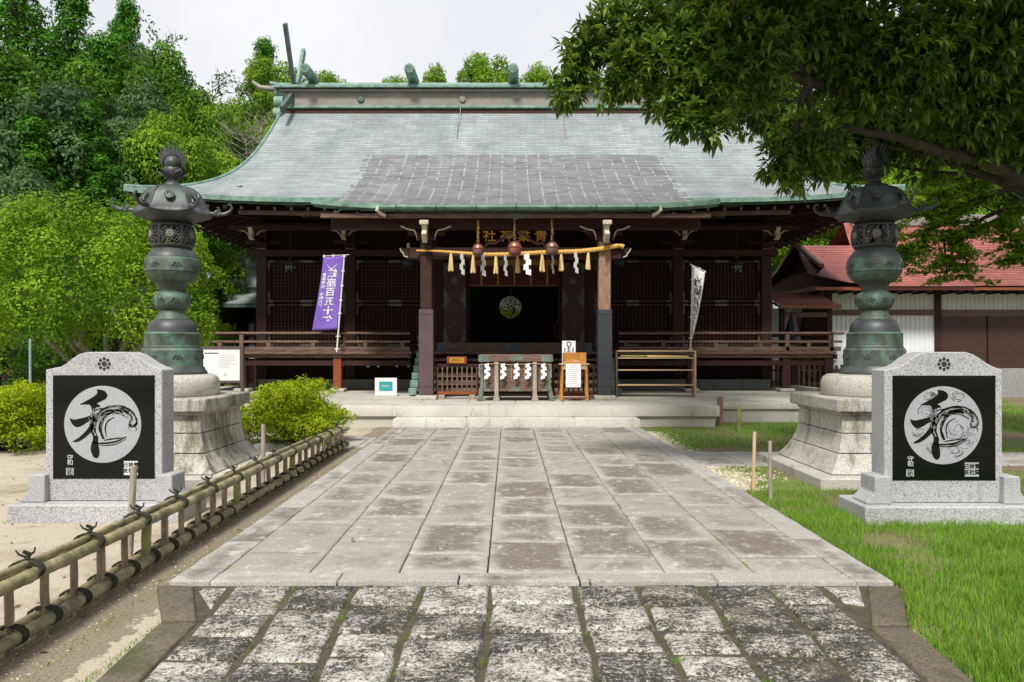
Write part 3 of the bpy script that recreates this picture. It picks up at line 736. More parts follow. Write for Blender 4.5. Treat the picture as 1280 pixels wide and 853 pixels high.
# lattice shutters
def lattice(x0, x1, z0, z1, y, nv, nh, dark=False, name='lattice_shutter'):
    p = part(MB().box(x0, x1, y+.045, y+.055, z0, z1), name, 'wood_deep', hall)
    fr = MB(); w = .07
    fr.box(x0, x0+w, y-.03, y+.045, z0, z1).box(x1-w, x1, y-.03, y+.045, z0, z1).box(x0+w, x1-w, y-.03, y+.045, z0, z0+w).box(x0+w, x1-w, y-.03, y+.045, z1-w, z1)
    part(fr, 'frame', 'wood', p, bevel=.006)
    l = MB()
    for i in range(1, nv): x = x0+w+(x1-x0-2*w)*i/nv; l.box(x-.016, x+.016, y-.012, y+.028, z0+w, z1-w)
    for j in range(1, nh): z = z0+w+(z1-z0-2*w)*j/nh; l.box(x0+w, x1-w, y-.004, y+.036, z-.014, z+.014)
    part(l, 'lattice', 'wood', p)
    f = MB(); c = (x0+x1)/2
    for (a, b) in ((x0, 1), (x1, -1)):
        for (zz, t_) in ((z0, 1), (z1, -1)):
            f = MB().prism([(a, zz), (a+b*.16, zz), (a+b*.16, zz+t_*.07), (a+b*.07, zz+t_*.07), (a+b*.07, zz+t_*.3), (a, zz+t_*.3)], y-.037, y-.03)
            part(f, 'metal_fitting', 'hinge', p)
    for zz in (z0, z1-.07): part(MB().box(c-.18, c+.18, y-.037, y-.03, zz, zz+.07), 'metal_fitting', 'hinge', p)
for a, b in ((-7.14, -4.88), (-4.58, -2.32), (2.32, 4.58), (4.88, 7.14)):
    lattice(a, b, 2.92, 4.14, YW, 20, 11); lattice(a, b, 1.64, 2.88, YW, 20, 11)
part(MB().box(-2.1, -1.55, YW-.02, YW+.04, 1.62, 4.24), 'wall_panel', 'wood_deep', hall); part(MB().box(1.55, 2.1, YW-.02, YW+.04, 1.62, 4.24), 'wall_panel', 'wood_deep', hall)
# open door leaves with hourglass of wood left between the big metal fittings
for s in (-1, 1):
    x0, x1 = sorted((s*2.02, s*1.38)); z0, z1 = 1.66, 4.05; xc = (x0+x1)/2; y = YW-.26
    d = part(MB().box(x0, x1, y, y+.06, z0, z1), 'door_leaf', 'wood_red' if False else 'shutter', hall, bevel=.008)
    f = MB()
    for b in (-1, 1):
        e = x0 if b < 0 else x1; q = -b
        for pl_ in ([(e, 2.75), (e+q*.03, 2.75), (e+q*.20, 2.98), (e+q*.14, 3.08), (e+q*.03, 3.32), (e, 3.32)], [(e, 1.68), (e+q*.22, 1.68), (e+q*.16, 1.80), (e+q*.04, 2.12), (e, 2.12)], [(e, 4.04), (e+q*.22, 4.04), (e+q*.12, 3.9), (e+q*.03, 3.72), (e, 3.72)]):
            part(MB().prism(pl_, y-.012, y-.001), 'hinge_plate', 'hinge', d)
    m = MB(); m.lathe([(.001, 0), (.11, 0), (.10, .012), (.04, .014), (.001, .03)], 18); m.v = [(xc+a, y-c-.001, 3.52+b) for a, b, c in m.v]; part(m, 'door_boss', 'hinge', d)
    part(MB().box(xc-.05, xc+.05, y-.01, y-.001, 2.28, 2.34), 'door_pull', 'hinge', d)
    part(MB().box(s*1.35-.06, s*1.35+.06, YW-.14, YW+.06, 1.62, 4.24), 'door_post', 'wood', hall, bevel=.01)
# threshold beam with medallion
part(MB().box(-2.1, 2.1, 20.75, 21.0, 1.42, 1.74), 'threshold_beam', 'wood_worn', hall, bevel=.02)
def cloud(cx, cz, w, h, y, y2, n=5):
    p = []
    for i in range(48):
        a = 2*PI*i/48; r = 1+.14*math.cos(n*a*2); p.append((cx+w*r*math.cos(a), cz+h*r*math.sin(a)))
    return MB().prism(p, y, y2)
part(cloud(-.02, 1.60, .27, .11, 20.735, 20.749), 'medallion', 'hinge_blue', hall)
for s in (-1, 1): part(MB().box(min(s*2.1, s*1.85), max(s*2.1, s*1.85), 20.74, 20.749, 1.46, 1.70), 'beam_fitting', 'hinge_blue', hall)
# screen hung across the doorway top
nz = part(MB().box(-1.34, 1.34, YW-.10, YW-.08, 3.40, 4.16), 'door_screen', 'noren', hall)
part(MB().box(-1.34, 1.34, YW-.115, YW-.101, 3.98, 4.20), 'gold_border', 'noren_gold', nz)
for i in range(5): x = -.94+i*.475; part(MB().box(x-.028, x+.028, YW-.113, YW-.101, 3.40, 3.98), 'gold_band', 'noren_gold', nz)
part(MB().box(-1.34, 1.34, YW-.112, YW-.101, 3.385, 3.41), 'gold_border', 'noren_gold', nz)

# ---- porch posts, beams, brackets
YP = 17.4
for s in (-1, 1):
    x = s*2.01
    po = part(MB().box(x-.135, x+.135, YP-.135, YP+.135, .5, 4.02), 'porch_post', 'wood_worn_lit_v' if s > 0 else 'wood', hall, bevel=.02, label='right porch post with sunlight painted into its colour' if s > 0 else None)  # right post gets paler wood: the sunlight on it is painted in
    part(MB().box(x-.16, x+.16, YP-.16, YP+.16, .53, 2.46), 'post_cladding', 'wrap_purple' if s < 0 else 'wrap_slate', po, bevel=.004, label='purple brown sheet cladding' if s < 0 else 'dark slate sheet cladding')
    for z in (.72, 2.35): part(MB().box(x-.163, x+.163, YP-.163, YP+.163, z, z+.008), 'binding_wire', 'iron', po)
    part(MB().box(x-.24, x+.24, YP-.24, YP+.24, .425, .53), 'post_footing', 'stone', hall, bevel=.02)
    bk = part(MB().box(x-.2, x+.2, YP-.2, YP+.2, 4.02, 4.14), 'capital', 'wood', hall, bevel=.02)
    part(MB().box(x-.42, x+.42, YP-.08, YP+.08, 4.14, 4.24), 'bracket_arm', 'wood', bk, bevel=.02)
    for q in (-.34, 0, .34): part(MB().box(x+q-.075, x+q+.075, YP-.09, YP+.09, 4.24, 4.33), 'bearing_block', 'wood', bk, bevel=.01)
    nose = MB(); nose.prism([(YP-.52, 4.00), (YP-.60, 4.10), (YP-.50, 4.19), (YP-.56, 4.30), (YP-.46, 4.42), (YP-.36, 4.42), (YP-.2, 4.3), (YP-.2, 4.02), (YP-.4, 3.92)], x-.055, x+.055, tf=lambda a, b, c: (b, a, c))
    part(nose, 'carved_nose', 'white_paint', bk, bevel=.01)
    part(MB().box(x-.10, x+.10, YP-.60, YP-.52, 4.30, 4.40), 'carved_nose', 'white_paint', bk, bevel=.015)
    for t_ in (-1, 1):        # white painted edges of the curved struts beside each post
        cpts = [(x+t_*(.18+.02*i+.028*i*(i > 4)), YP-.16, 4.02+.26*(1-math.exp(-i/3.5))+.01*i) for i in range(9)]
        part(MB().tube(cpts, .020, 6), 'strut_edge', 'white_paint', hall, smooth=True)
part(MB().box(-2.4, 2.4, YP-.11, YP+.11, 3.60, 3.86), 'porch_tie_beam', 'wood_h', hall, bevel=.02)
for s in (-1, 1):
    x = s*2.4
    m = MB(); m.prism([(x, 3.62), (x+s*.05, 3.62), (x+s*.12, 3.66), (x+s*.13, 3.72), (x+s*.17, 3.75), (x+s*.21, 3.82), (x+s*.19, 3.86), (x, 3.85)], YP-.09, YP+.09); bn = part(m, 'beam_nose', 'wood_h', hall, bevel=.01)
    part(MB().tube([(x+s*.03, YP-.10, 3.64), (x+s*.11, YP-.10, 3.67), (x+s*.125, YP-.10, 3.73), (x+s*.17, YP-.10, 3.77), (x+s*.20, YP-.10, 3.84)], .014, 6), 'painted_edge', 'white_paint', bn)
part(MB().box(-4.15, 4.15, YP-.14, YP+.14, 4.27, 4.52), 'porch_purlin', 'wood_h', hall, bevel=.02)
part(MB().box(-4.3, 4.3, YP-.5, YP-.42, 4.46, 4.56), 'porch_fascia', 'wood_worn', hall, bevel=.01)
part(cloud(0, 4.50, .25, .065, YP-.515, YP-.502, 4), 'medallion', 'hinge', hall)
# frog-leg strut over the tie beam and name board behind it
for s in (-1, 1):
    pts = [(s*.04, 4.22), (s*.18, 4.15), (s*.33, 4.04), (s*.48, 3.95), (s*.60, 3.97), (s*.66, 3.92), (s*.72, 3.88)]
    part(MB().tube([(a, YP-.04, b) for a, b in pts], .028, 6), 'frog_leg_strut', 'wood_worn', hall, smooth=True)
for s in (-1, 1):         # brackets tying the porch back to the hall
    part(MB().beam((s*2.01, YP, 4.15), (s*2.17, YW, 4.6), .2, .26), 'rainbow_beam', 'wood_h', hall, bevel=.02)
nbm = Matrix.Rotation(R(14), 4, 'X')
nb = part(MB().cbox((0, 17.75, 4.16), (1.72, .05, .5), nbm.to_3x3()), 'name_board', 'wood_deep', hall)
text_mesh('board_letters', '社 神 葉 青', .31, 'gold', nb, Matrix.Translation((0, 17.715, 4.17)) @ nbm @ FACE, ext=.006, bold=.004)
# ---- bracket sets over wall columns with white-tipped arms
for x in cols:
    b = part(MB().box(x-.17, x+.17, YW-.17, YW+.17, 4.46, 4.58), 'capital', 'wood', hall, bevel=.02)
    part(MB().box(x-.5, x+.5, YW-.07, YW+.07, 4.60, 4.72), 'bracket_arm', 'wood', b, bevel=.02)
    part(MB().box(x-.06, x+.06, YW-1.0, YW-.1, 4.62, 4.75), 'bracket_arm', 'wood', b, bevel=.02)
    m = MB(); yy = YW-1.0
    m.prism([(yy, 4.60), (yy-.12, 4.66), (yy-.06, 4.78), (yy-.14, 4.92), (yy-.04, 5.0), (yy+.06, 4.96), (yy+.1, 4.6)], x-.06, x+.06, tf=lambda a, b_, c: (b_, a, c))
    part(m, 'carved_nose', 'white_paint', b, bevel=.01)
    for t_ in (-1, 1):
        part(MB().tube([(x+t_*.10, YW-.9, 4.74), (x+t_*.22, YW-.9, 4.86), (x+t_*.36, YW-.9, 4.88), (x+t_*.48, YW-.9, 4.93), (x+t_*.62, YW-.9, 5.0)], .022, 6), 'strut_edge', 'white_paint', b, smooth=True)
part(MB().box(-7.9, 7.9, YW-1.1, YW-.96, 4.86, 5.0), 'eave_purlin', 'wood_h', hall, bevel=.015)

# ---- veranda
YV = 20.6; XV = 8.6
for q_ in ((-XV, -2.755, YV, YW-.165), (2.755, XV, YV, YW-.165), (-2.75, 2.75, 21.0, YW-.165), (-XV, -7.31, YW-.16, 31), (7.31, XV, YW-.16, 31)):
    part(MB().box(*q_, 1.44, 1.50), 'veranda_floor', 'wood_worn', hall)
fe = MB()
for s in (-1, 1):
    x0, x1 = sorted((s*2.75, s*XV)); n = 26
    for i in range(n): a = x0+(x1-x0)*i/n; fe.box(a+.003, a+(x1-x0)/n-.003, YV-.09, YV, 1.435+.004*(i % 2), 1.505+.003*(i % 3))
part(fe, 'veranda_edge', 'wood_worn', hall)
for s in (-1, 1):
    x0, x1 = sorted((s*2.78, s*XV))
    part(MB().box(x0, x1, YV, YV+.14, 1.33, 1.435), 'veranda_beam', 'wood_worn', hall, bevel=.01)
    part(MB().box(x0, x1, YV+.05, YV+.19, 1.12, 1.26), 'veranda_beam', 'wood', hall, bevel=.01)
    part(MB().box(s*XV-.07, s*XV+.07, YV, 31, 1.30, 1.43), 'veranda_beam', 'wood', hall, bevel=.01)
    for x in (s*4.76, s*7.32, s*8.45):
        bl = abs(x) == 4.76 and s < 0
        part(MB().box(x-.11, x+.11, YV+.03, YV+.25, .50, 1.33), 'veranda_post', 'wood_red' if bl else 'wood', hall, bevel=.01)
        part(MB().box(x-.2, x+.2, YV-.06, YV+.34, .418, .51), 'post_footing', 'stone', hall, bevel=.02)
    for y in (23.2, 25.8, 28.4): 
        part(MB().box(s*8.34, s*8.56, y-.11, y+.11, .50, 1.33) if s > 0 else MB().box(-8.56, -8.34, y-.11, y+.11, .50, 1.33), 'veranda_post', 'wood', hall, bevel=.01)
    # railing
    rl = part(MB().tube([(s*2.8, YV+.02, 1.99), (s*(XV+.25), YV+.02, 1.99)], .038, 10), 'railing', 'wood_worn', hall, smooth=True)
    part(MB().box(min(s*2.8, s*(XV+.2)), max(s*2.8, s*(XV+.2)), YV-.02, YV+.06, 1.735, 1.80), 'rail', 'wood_worn', rl, bevel=.006)
    part(MB().box(min(s*2.8, s*(XV+.15)), max(s*2.8, s*(XV+.15)), YV-.03, YV+.07, 1.515, 1.63), 'rail', 'wood_worn', rl, bevel=.006)
    for x in (s*3.0, s*4.0, s*5.4, s*6.6, s*7.9): part(MB().box(x-.05, x+.05, YV-.01, YV+.05, 1.63, 1.735), 'rail_strut', 'wood_worn', rl)
    for x in (s*7.32, s*8.5): part(MB().box(x-.055, x+.055, YV-.03, YV+.07, 1.5, 1.955), 'rail_post', 'wood_worn', rl, bevel=.01)
    part(MB().tube([(s*(XV-.1), YV-.2, 1.99), (s*(XV-.1), 31, 1.99)], .038, 10), 'rail', 'wood_worn', rl, smooth=True)
    part(MB().box(*(sorted((s*(XV-.14), s*(XV-.06)))), YV-.2, 31, 1.735, 1.80), 'rail', 'wood_worn', rl)
# foundation stones and dark boarding below the floor
for s in (-1, 1):
    x = 2.8
    while x < 7.3:
        a, b = sorted((s*x, s*min(x+1.25, 7.35))); part(MB().box(a+.004, b-.004, YW-.3, YW, .42, .70), 'foundation_stone', 'stonewall', hall, bevel=.01); x += 1.25
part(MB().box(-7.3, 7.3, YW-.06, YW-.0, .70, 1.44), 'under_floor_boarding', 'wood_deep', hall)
# stairs
for i in range(6):
    y0 = 18.75+i*.33; z1 = .42+(i+1)*.18
    t_ = part(MB().box(-2.40, 2.40, y0, y0+.36, z1-.07, z1), 'stair_tread', 'wood_worn', hall, bevel=.01)
    part(MB().box(-2.38, 2.38, y0+.04, y0+.08, z1-.18, z1-.07), 'riser', 'wood_deep', t_)
    for s in (-1, 1):
        x0, x1 = sorted((s*2.40, s*2.60)); part(MB().box(x0, x1, y0-.02, y0+.40, z1-.16, z1+.012), 'copper_end', 'patina', t_, bevel=.012)
for s in (-1, 1):
    part(MB().beam((s*2.3, 18.95, .46), (s*2.3, 20.8, 1.46), .1, .2), 'stair_stringer', 'wood', hall)
    # turned newel and sloping handrail beside the stairs
    nw = part(MB().lathe([(.06, .43), (.06, 1.62), (.085, 1.64), (.085, 1.69), (.05, 1.72), (.085, 1.80), (.09, 1.86), (.05, 1.95), (.012, 2.02)], 14, (s*2.28, 18.62, 0)), 'stair_newel', 'wood', hall, smooth=True)
    part(MB().tube([(s*2.28, 18.62, 1.5), (s*2.28, 19.4, 1.75), (s*2.28, 20.7, 2.35)], .045, 8), 'stair_handrail', 'wood', nw, smooth=True)

# ------------------------------------------------------------------ things hanging in and standing on the porch
def wpart(mb, name, mat, parent=None, **k):      # geometry given relative to parent thing location
    return mb.build(name, mat, parent, **k)
# shimenawa rope
t = thing('sacred_rope', 'twisted golden straw rope strung between the porch posts with tassels and paper streamers', 'rope', (XC, 17.2, 3.7))
def rope_z(x): return .08-.075*(1-((x+.02)/2.3)**2)+(.11*max(0, x/2.3)**2) + .018*math.sin(x*2.7)
xs = [-2.22+4.52*i/150 for i in range(151)]
m = MB()
for ph in (0, 2*PI/3, 4*PI/3):
    pts, rr = [], []
    for x in xs:
        r0 = .010+.009*min(1, (x+2.22)/1.6)+.012*(x+2.22)/4.5
        a = x*26+ph; pts.append((x, r0*.9*math.cos(a), rope_z(x)+r0*.9*math.sin(a))); rr.append(r0*.95)
    m.tube(pts, rr, 7)
wpart(m, 'rope_strand', 'rope', t, smooth=True)
m = MB(); m.tube([(2.28, 0, rope_z(2.28)), (2.36, 0, rope_z(2.3)+.0), (2.42, 0, rope_z(2.3)-.03)], [.035, .045, .052], 9); wpart(m, 'rope_end', 'rope', t, smooth=True)
def xat(px, Y): return (px-636)*Y/960-XC
for px in (563.7, 591.3, 619.8, 646.8, 677.8, 701.6, 735.6):
    x = xat(px, 17.17); z = rope_z(x)-.02
    m = MB()
    for k in range(26):
        a = rnd.uniform(0, 2*PI); r = rnd.uniform(.2, 1)**.5; h = rnd.uniform(.38, .42)
        m.tube([(x+.014*r*math.cos(a), .014*r*math.sin(a), z), (x+.03*r*math.cos(a), .03*r*math.sin(a), z-h*.3), (x+.058*r*math.cos(a)+.004*math.sin(k), .05*r*math.sin(a), z-h)], [.008, .011, .010], 5)
    ts = wpart(m, 'tassel', 'straw', t)
    wpart(MB().lathe([(.018, z-.10), (.026, z-.08), (.018, z-.06)], 10, (x, 0, 0)), 'binding', 'rope', ts, smooth=True)
def shide(x, y, z, w, h, tilt=0, n=4, parent=None, mat='paper'):
    """folded paper streamer: a zigzag of overlapping lozenges"""
    m = MB(); ca, sa = math.cos(tilt), math.sin(tilt)
    for k in range(n):
        dx = (.45 if k % 2 else -.45)*w*(.5 if k == 0 else 1)
        z0 = z-h*k/n; z1 = z-h*(k+1)/n-.012
        c = x+dx*.5
        q = [(c-w*.5, z0), (c+w*.5, z0+w*.25), (c+w*.5, z1+w*.25), (c-w*.5, z1)] if k % 2 == 0 else [(c-w*.5, z0+w*.25), (c+w*.5, z0), (c+w*.5, z1), (c-w*.5, z1+w*.25)]
        yy = y-.004*k
        m.prism(q, yy, yy+.0015, tf=lambda a, b, e: (x+(a-x)*ca, b+(a-x)*sa, e))
    return wpart(m, 'paper_streamer', mat, parent)
for px, w, tl in ((577.7, .06, .9), (604, .09, .8), (632, .07, 1.0), (659, .12, .15), (691, .05, 1.1), (720, .09, .8)):
    x = xat(px, 17.15); shide(x, -.05, rope_z(x)-.03, w if tl < .5 else .11, .46, tl, 4, t)
# bells
for i, (px, r, tint, lab) in enumerate(((597.5, .125, 'a', 'small copper bell hanging at the left above the straw rope'), (643.3, .150, 'b', 'reddish copper bell hanging in the middle above the straw rope'), (690, .142, 'c', 'brown copper bell with green tarnish at its foot, right of the three'))):
    if i == 0:
        MT['bell_red'] = M('reddish_bell', (.42, .15, .12), (.26, .09, .07), 6, .4, .6, .1); MT['bell_brown'] = M('brown_bell', (.30, .16, .12), (.18, .10, .08), 6, .4, .6, .1, dirt=(.10, .22, .18), dirtscale=3, dirtlo=.55)
    x = xat(px, 16.95); z = 3.80 if i else 3.77
    t = thing('shrine_bell', lab, 'bell', (XC+x, 16.95, z), group='bells over the offering box')
    bm_ = ('bell', 'bell_red', 'bell_brown')[i]
    prof = [(.02, r*1.05), (r*.5, r*.95), (r*.85, r*.65), (r*.98, r*.3), (r*1.0, r*.22), (r*1.10, r*.16), (r*1.10, r*.06), (r, 0), (r*1.0, -r*.3), (r*.98, -r*.7), (r*.85, -r*.95), (r*.4, -r*1.08), (.01, -r*1.1)]
    b = wpart(MB().lathe(prof, 24), 'bell_body', bm_, t, smooth=True)
    wpart(MB().box(-r*.7, r*.7, -.012-r*1.0, -r*.9+.02, -r*.98, -r*.90), 'mouth_slit', 'ink', b)
    wpart(MB().tube([(0, -.03, r*1.0), (0, -.03, r*1.25), (0, .03, r*1.25), (0, .03, r*1.0)], .012, 6), 'loop', 'iron', b)
    m = MB(); zz = r*1.15
    for k in range(9):
        a = (k % 2)*PI/2; c, s_ = math.cos(a)*.022, math.sin(a)*.022
        m.tube([(c*math.cos(q), s_*math.cos(q), zz+.034*math.sin(q)+.03) for q in [2*PI*j/8 for j in range(9)]], .007, 5); zz += .052
    wpart(m, 'chain', 'noren_gold' if i == 0 else 'hinge', t)
    if i < 3:
        m = MB()
        for k in range(12): m.tube([(rnd.uniform(-.02, .02), rnd.uniform(-.02, .02), r*1.2+k*.04), (rnd.uniform(-.035, .035), rnd.uniform(-.03, .03), r*1.2+k*.04+.06)], .008, 5)
        wpart(m, 'cord', 'noren_gold', t)
# round moss ball hanging over the doorway
t = thing('moss_ball', 'round ball of moss and grey green foliage hanging in the shrine doorway', 'hanging ball', at(638, 384, 20.0))
m = MB(); m.sphere((0, 0, 0), .25, 20, 12); wpart(m, 'ball_core', 'wood_deep', t, smooth=True)
MT['mossball'] = M_leaf('dry_moss_leaf', (.30, .28, .22), (.75, .72, .60), .1, .8); MT['mossgreen'] = M_leaf('green_moss_leaf', (.12, .22, .02), (.42, .60, .08), .2, .6)
def leafcloud(name, pts, nrm, size, mat, parent, aspect=.5, tint=None, jitter=.7, off=(0, 0, 0), fold=.25):
    """many small folded leaves; pts/nrm numpy arrays"""
    n = len(pts); d = nrm+nr.normal(0, jitter, (n, 3)); d /= np.linalg.norm(d, axis=1)[:, None]+1e-9
    r_ = nr.normal(0, 1, (n, 3)); a = np.cross(d, r_); a /= np.linalg.norm(a, axis=1)[:, None]+1e-9; b = np.cross(d, a)
    L = size*nr.uniform(.6, 1.25, n)[:, None]; W = L*aspect
    v = np.stack([pts-a*L*.5, pts+b*W*.5+d*W*fold, pts+a*L*.5, pts-b*W*.5+d*W*fold], 1).reshape(-1, 3)
    me = bpy.data.meshes.new(name); me.vertices.add(4*n); me.vertices.foreach_set('co', (v-np.array(off)).astype(np.float32).ravel())
    idx = np.arange(4*n, dtype=np.int32).reshape(n, 4)
    tri = np.concatenate([idx[:, [0, 1, 2]], idx[:, [0, 2, 3]]], 1).reshape(-1)
    me.loops.add(6*n); me.loops.foreach_set('vertex_index', tri)
    me.polygons.add(2*n); me.polygons.foreach_set('loop_start', np.arange(0, 6*n, 3, dtype=np.int32)); me.polygons.foreach_set('loop_total', np.full(2*n, 3, np.int32))
    me.update(calc_edges=True)
    tt = (nr.uniform(0, 1, n) if tint is None else tint).astype(np.float32)
    at_ = me.attributes.new('tint', 'FLOAT', 'POINT'); at_.data.foreach_set('value', np.repeat(tt, 4))
    me.materials.append(MT[mat]); o = bpy.data.objects.new(name, me); COL.objects.link(o)
    if parent is not None: o.parent = parent
    return o
def sph(n):
    p = nr.normal(0, 1, (n, 3)); return p/np.linalg.norm(p, axis=1)[:, None]
p_ = sph(1500); up = p_[:, 2] > -.25+.2*np.sin(p_[:, 0]*6)
leafcloud('dry_foliage', p_[up]*.27, p_[up], .06, 'mossball', t); leafcloud('green_foliage', p_[~up]*.28, p_[~up], .055, 'mossgreen', t)
wpart(MB().tube([(0, 0, .25), (0, 0, 2.45)], .006, 5), 'cord', 'iron', t)
# hanging iron lanterns
def hang_lantern(px, py, Y, top, lab, ribbon=False):
    p = at(px, py, Y); t = thing('hanging_lantern', lab, 'lantern', p, group='hanging lanterns under the eaves')
    m = MB(); m.lathe([(.02, .20), (.05, .19), (.10, .12), (.19, .07), (.205, .06), (.19, .045), (.05, .045)], 6); wpart(m, 'lantern_roof', 'iron', t)
    body = wpart(MB().lathe([(.11, -.10), (.11, .045)], 6), 'lantern_body', 'ink', t)
    m = MB()
    for k in range(6):
        a = 2*PI*k/6; m.beam((.125*math.cos(a), .125*math.sin(a), -.12), (.125*math.cos(a), .125*math.sin(a), .05), .018, .018)
        b = a+PI/6; m.sphere((.112*math.cos(b), .112*math.sin(b), -.03), .033, 8, 6)
    wpart(m, 'fretwork', 'hinge_blue', body)
    wpart(MB().lathe([(.14, -.12), (.15, -.10), (.14, -.09)], 6), 'lantern_base', 'iron', t)
    for k in range(6):
        a = 2*PI*k/6; wpart(MB().tube([(.13*math.cos(a), .13*math.sin(a), -.12), (.15*math.cos(a), .15*math.sin(a), -.165)], .012, 5), 'lantern_foot', 'iron', body)
    m = MB(); n = int((top-p.z-.2)/.07)
    for k in range(n):
        z = .2+k*.07; a = (k % 2)*PI/2; c, s_ = .014*math.cos(a), .014*math.sin(a)
        m.tube([(c*math.cos(q), s_*math.cos(q), z+.035+.044*math.sin(q)) for q in [2*PI*j/6 for j in range(7)]], .005, 4)
    wpart(m, 'chain', 'iron', t)
    wpart(MB().tube([(-.05, 0, .22), (0, 0, .30), (.05, 0, .22)], .008, 5), 'hook', 'iron', t)
    if ribbon: shide(.02, -.06, .50, .08, .34, .4, 3, t)
hang_lantern(363, 333, 20.9, 5.2, 'black hanging lantern on a long chain in front of the leftmost lattice shutters')
hang_lantern(510, 328, 20.9, 5.0, 'black hanging lantern with a white paper streamer, left of the porch post', True)
hang_lantern(774, 328, 20.9, 5.0, 'dim hanging lantern just right of the right porch post')
hang_lantern(921, 333, 20.9, 5.2, 'black hanging lantern on a long chain in the dark right bay of the hall')
# offering box
t = thing('offering_box', 'weathered wooden offering box with green copper corners and paper streamers', 'offering box', (XC, 17.25, .43))
W2 = .78; yb0, yb1 = -.42, .42
b = wpart(MB().box(-W2+.06, W2-.06, yb0+.05, yb1-.05, .22, .86), 'box_body', 'wood_worn', t, bevel=.01)
tr_ = wpart(MB().box(-.81, .81, yb0-.06, yb0+.04, .86, 1.02), 'top_rail', 'wood_worn', t, bevel=.015)
wpart(MB().box(-.81, .81, yb1-.04, yb1+.06, .86, 1.02), 'top_rail', 'wood_worn', t, bevel=.015)
for s in (-1, 1): wpart(MB().box(min(s*.73, s*.81), max(s*.73, s*.81), yb0+.04, yb1-.04, .86, 1.02), 'top_rail', 'wood_worn', t, bevel=.01)
m = MB()
for k in range(9): y = yb0+.09+k*.082; m.prism([(y-.03, .90), (y+.03, .90), (y, .95)], -.73, .73, tf=lambda a, b_, c: (b_, a, c))
wpart(m, 'grille_bar', 'wood_worn', t)
for x0, x1 in ((-.815, -.56), (.56, .815)): wpart(MB().box(x0, x1, yb0-.066, yb0-.06, .868, 1.012), 'copper_corner', 'patina_old', tr_)
wpart(cloud(0, .94, .17, .062, yb0-.067, yb0-.06), 'copper_plate', 'patina_old', tr_)
for s in (-1, 1):
    for y, nm in ((yb0-.03, 'leg'), (yb1+.03, 'leg')):
        x = s*.42; q = 1 if y > 0 else -1
        m = MB(); m.prism([(x-.045, .86), (x-.045, .15), (x-.075, .02), (x-.075, 0), (x+.075, 0), (x+.075, .02), (x+.045, .15), (x+.045, .86)], y-.04, y+.04); wpart(m, nm, 'wood_grey', t, bevel=.008)
    m = MB(); x = s*.74
    m.prism([(x-s*.03, .86), (x+s*.03, .86), (x+s*.035, .35), (x+s*.12, 0), (x-s*.0, 0), (x-s*.03, .3)], yb0-.0, yb0+.09); wpart(m, 'corner_leg', 'patina_old', t, bevel=.008)
    m = MB(); m.prism([(x-s*.03, .86), (x+s*.03, .86), (x+s*.035, .35), (x+s*.12, 0), (x-s*.0, 0), (x-s*.03, .3)], yb1-.09, yb1); wpart(m, 'corner_leg', 'patina_old', t, bevel=.008)
for c_, pl in (((-.58, .22), [(-.72, .22), (-.52, .22), (-.62, .29), (-.68, .42), (-.72, .42)]), (None, [(-.17, .22), (.17, .22), (.10, .27), (.03, .36), (0, .40), (-.03, .36), (-.10, .27)]), (None, [(.72, .22), (.52, .22), (.62, .29), (.68, .42), (.72, .42)])):
    wpart(MB().prism(pl, yb0+.038, yb0+.048), 'copper_plate', 'patina_old', b)
wpart(MB().tube([(-.80, yb0-.09, .80), (-.42, yb0-.08, .825), (-.15, yb0-.08, .80), (.42, yb0-.08, .825), (.78, yb0-.09, .80)], .006, 5), 'streamer_cord', 'straw', t)
for x in (-.62, -.27, .02, .27, .61): shide(x, yb0-.09, .815, .09, .32, .15, 5, t)
for x in (-.79, .77): shide(x, yb0-.06, .80, .07, .28, 1.2, 4, t)
for x in (-.10, .19): wpart(MB().tube([(x, yb0-.08, .80), (x+.005, yb0-.08, .50)], .004, 4), 'hanging_string', 'straw', t)
# low lattice fences left and right of the box
def porch_fence(x0, x1, lab, gold=False):
    t = thing('lattice_barrier', lab, 'barrier', (XC+(x0+x1)/2, 17.55, .43)); w = (x1-x0)/2
    wpart(MB().box(-w, w, -.03, .03, .74, .80), 'top_rail', 'wood', t, bevel=.006); wpart(MB().box(-w, w, -.03, .03, .10, .17), 'bottom_rail', 'wood_red', t, bevel=.006)
    n = max(4, int(2*w/.115))
    m = MB()
    for i in range(n+1):
        x = -w+.02+(2*w-.04)*i/n; m.box(x-.016, x+.016, -.02, .02, .17, .74)
    for z in (.34, .52): m.box(-w, w, -.012, .028, z-.014, z+.014)
    wpart(m, 'lattice', 'wood_worn' if gold else 'wood', t)
    for s in (-1, 1): wpart(MB().box(s*(w-.12)-.07, s*(w-.12)+.07, -.14, .14, 0, .10), 'foot', 'wood_grey', t, bevel=.008)
    for s in (-1, 1): wpart(MB().box(s*w-.02 if s<0 else w-.02, s*w+.02 if s<0 else w+.02, -.03, .03, .10, .80), 'end_post', 'wood', t)
porch_fence(-1.80, -.86, 'brown lattice barrier left of the offering box', True)
porch_fence(.86, 1.80, 'dark lattice barrier behind the omikuji table right of the offering box')
t = thing('notice_plaque', 'small orange wooden plaque with a gold panel on top of the left lattice barrier', 'plaque', (XC+xat(571, 17.5), 17.5, 1.235))
pl = wpart(MB().box(-.225, .225, -.02, .02, 0, .165), 'plaque_board', 'wood_red', t, bevel=.008); wpart(MB().box(-.16, .16, -.026, -.02, .03, .135), 'gold_panel', 'gold', pl)
text_mesh('letters', '賽銭奉納', .062, 'wood_red', pl, Matrix.Translation((0, -.028, .082)) @ FACE)
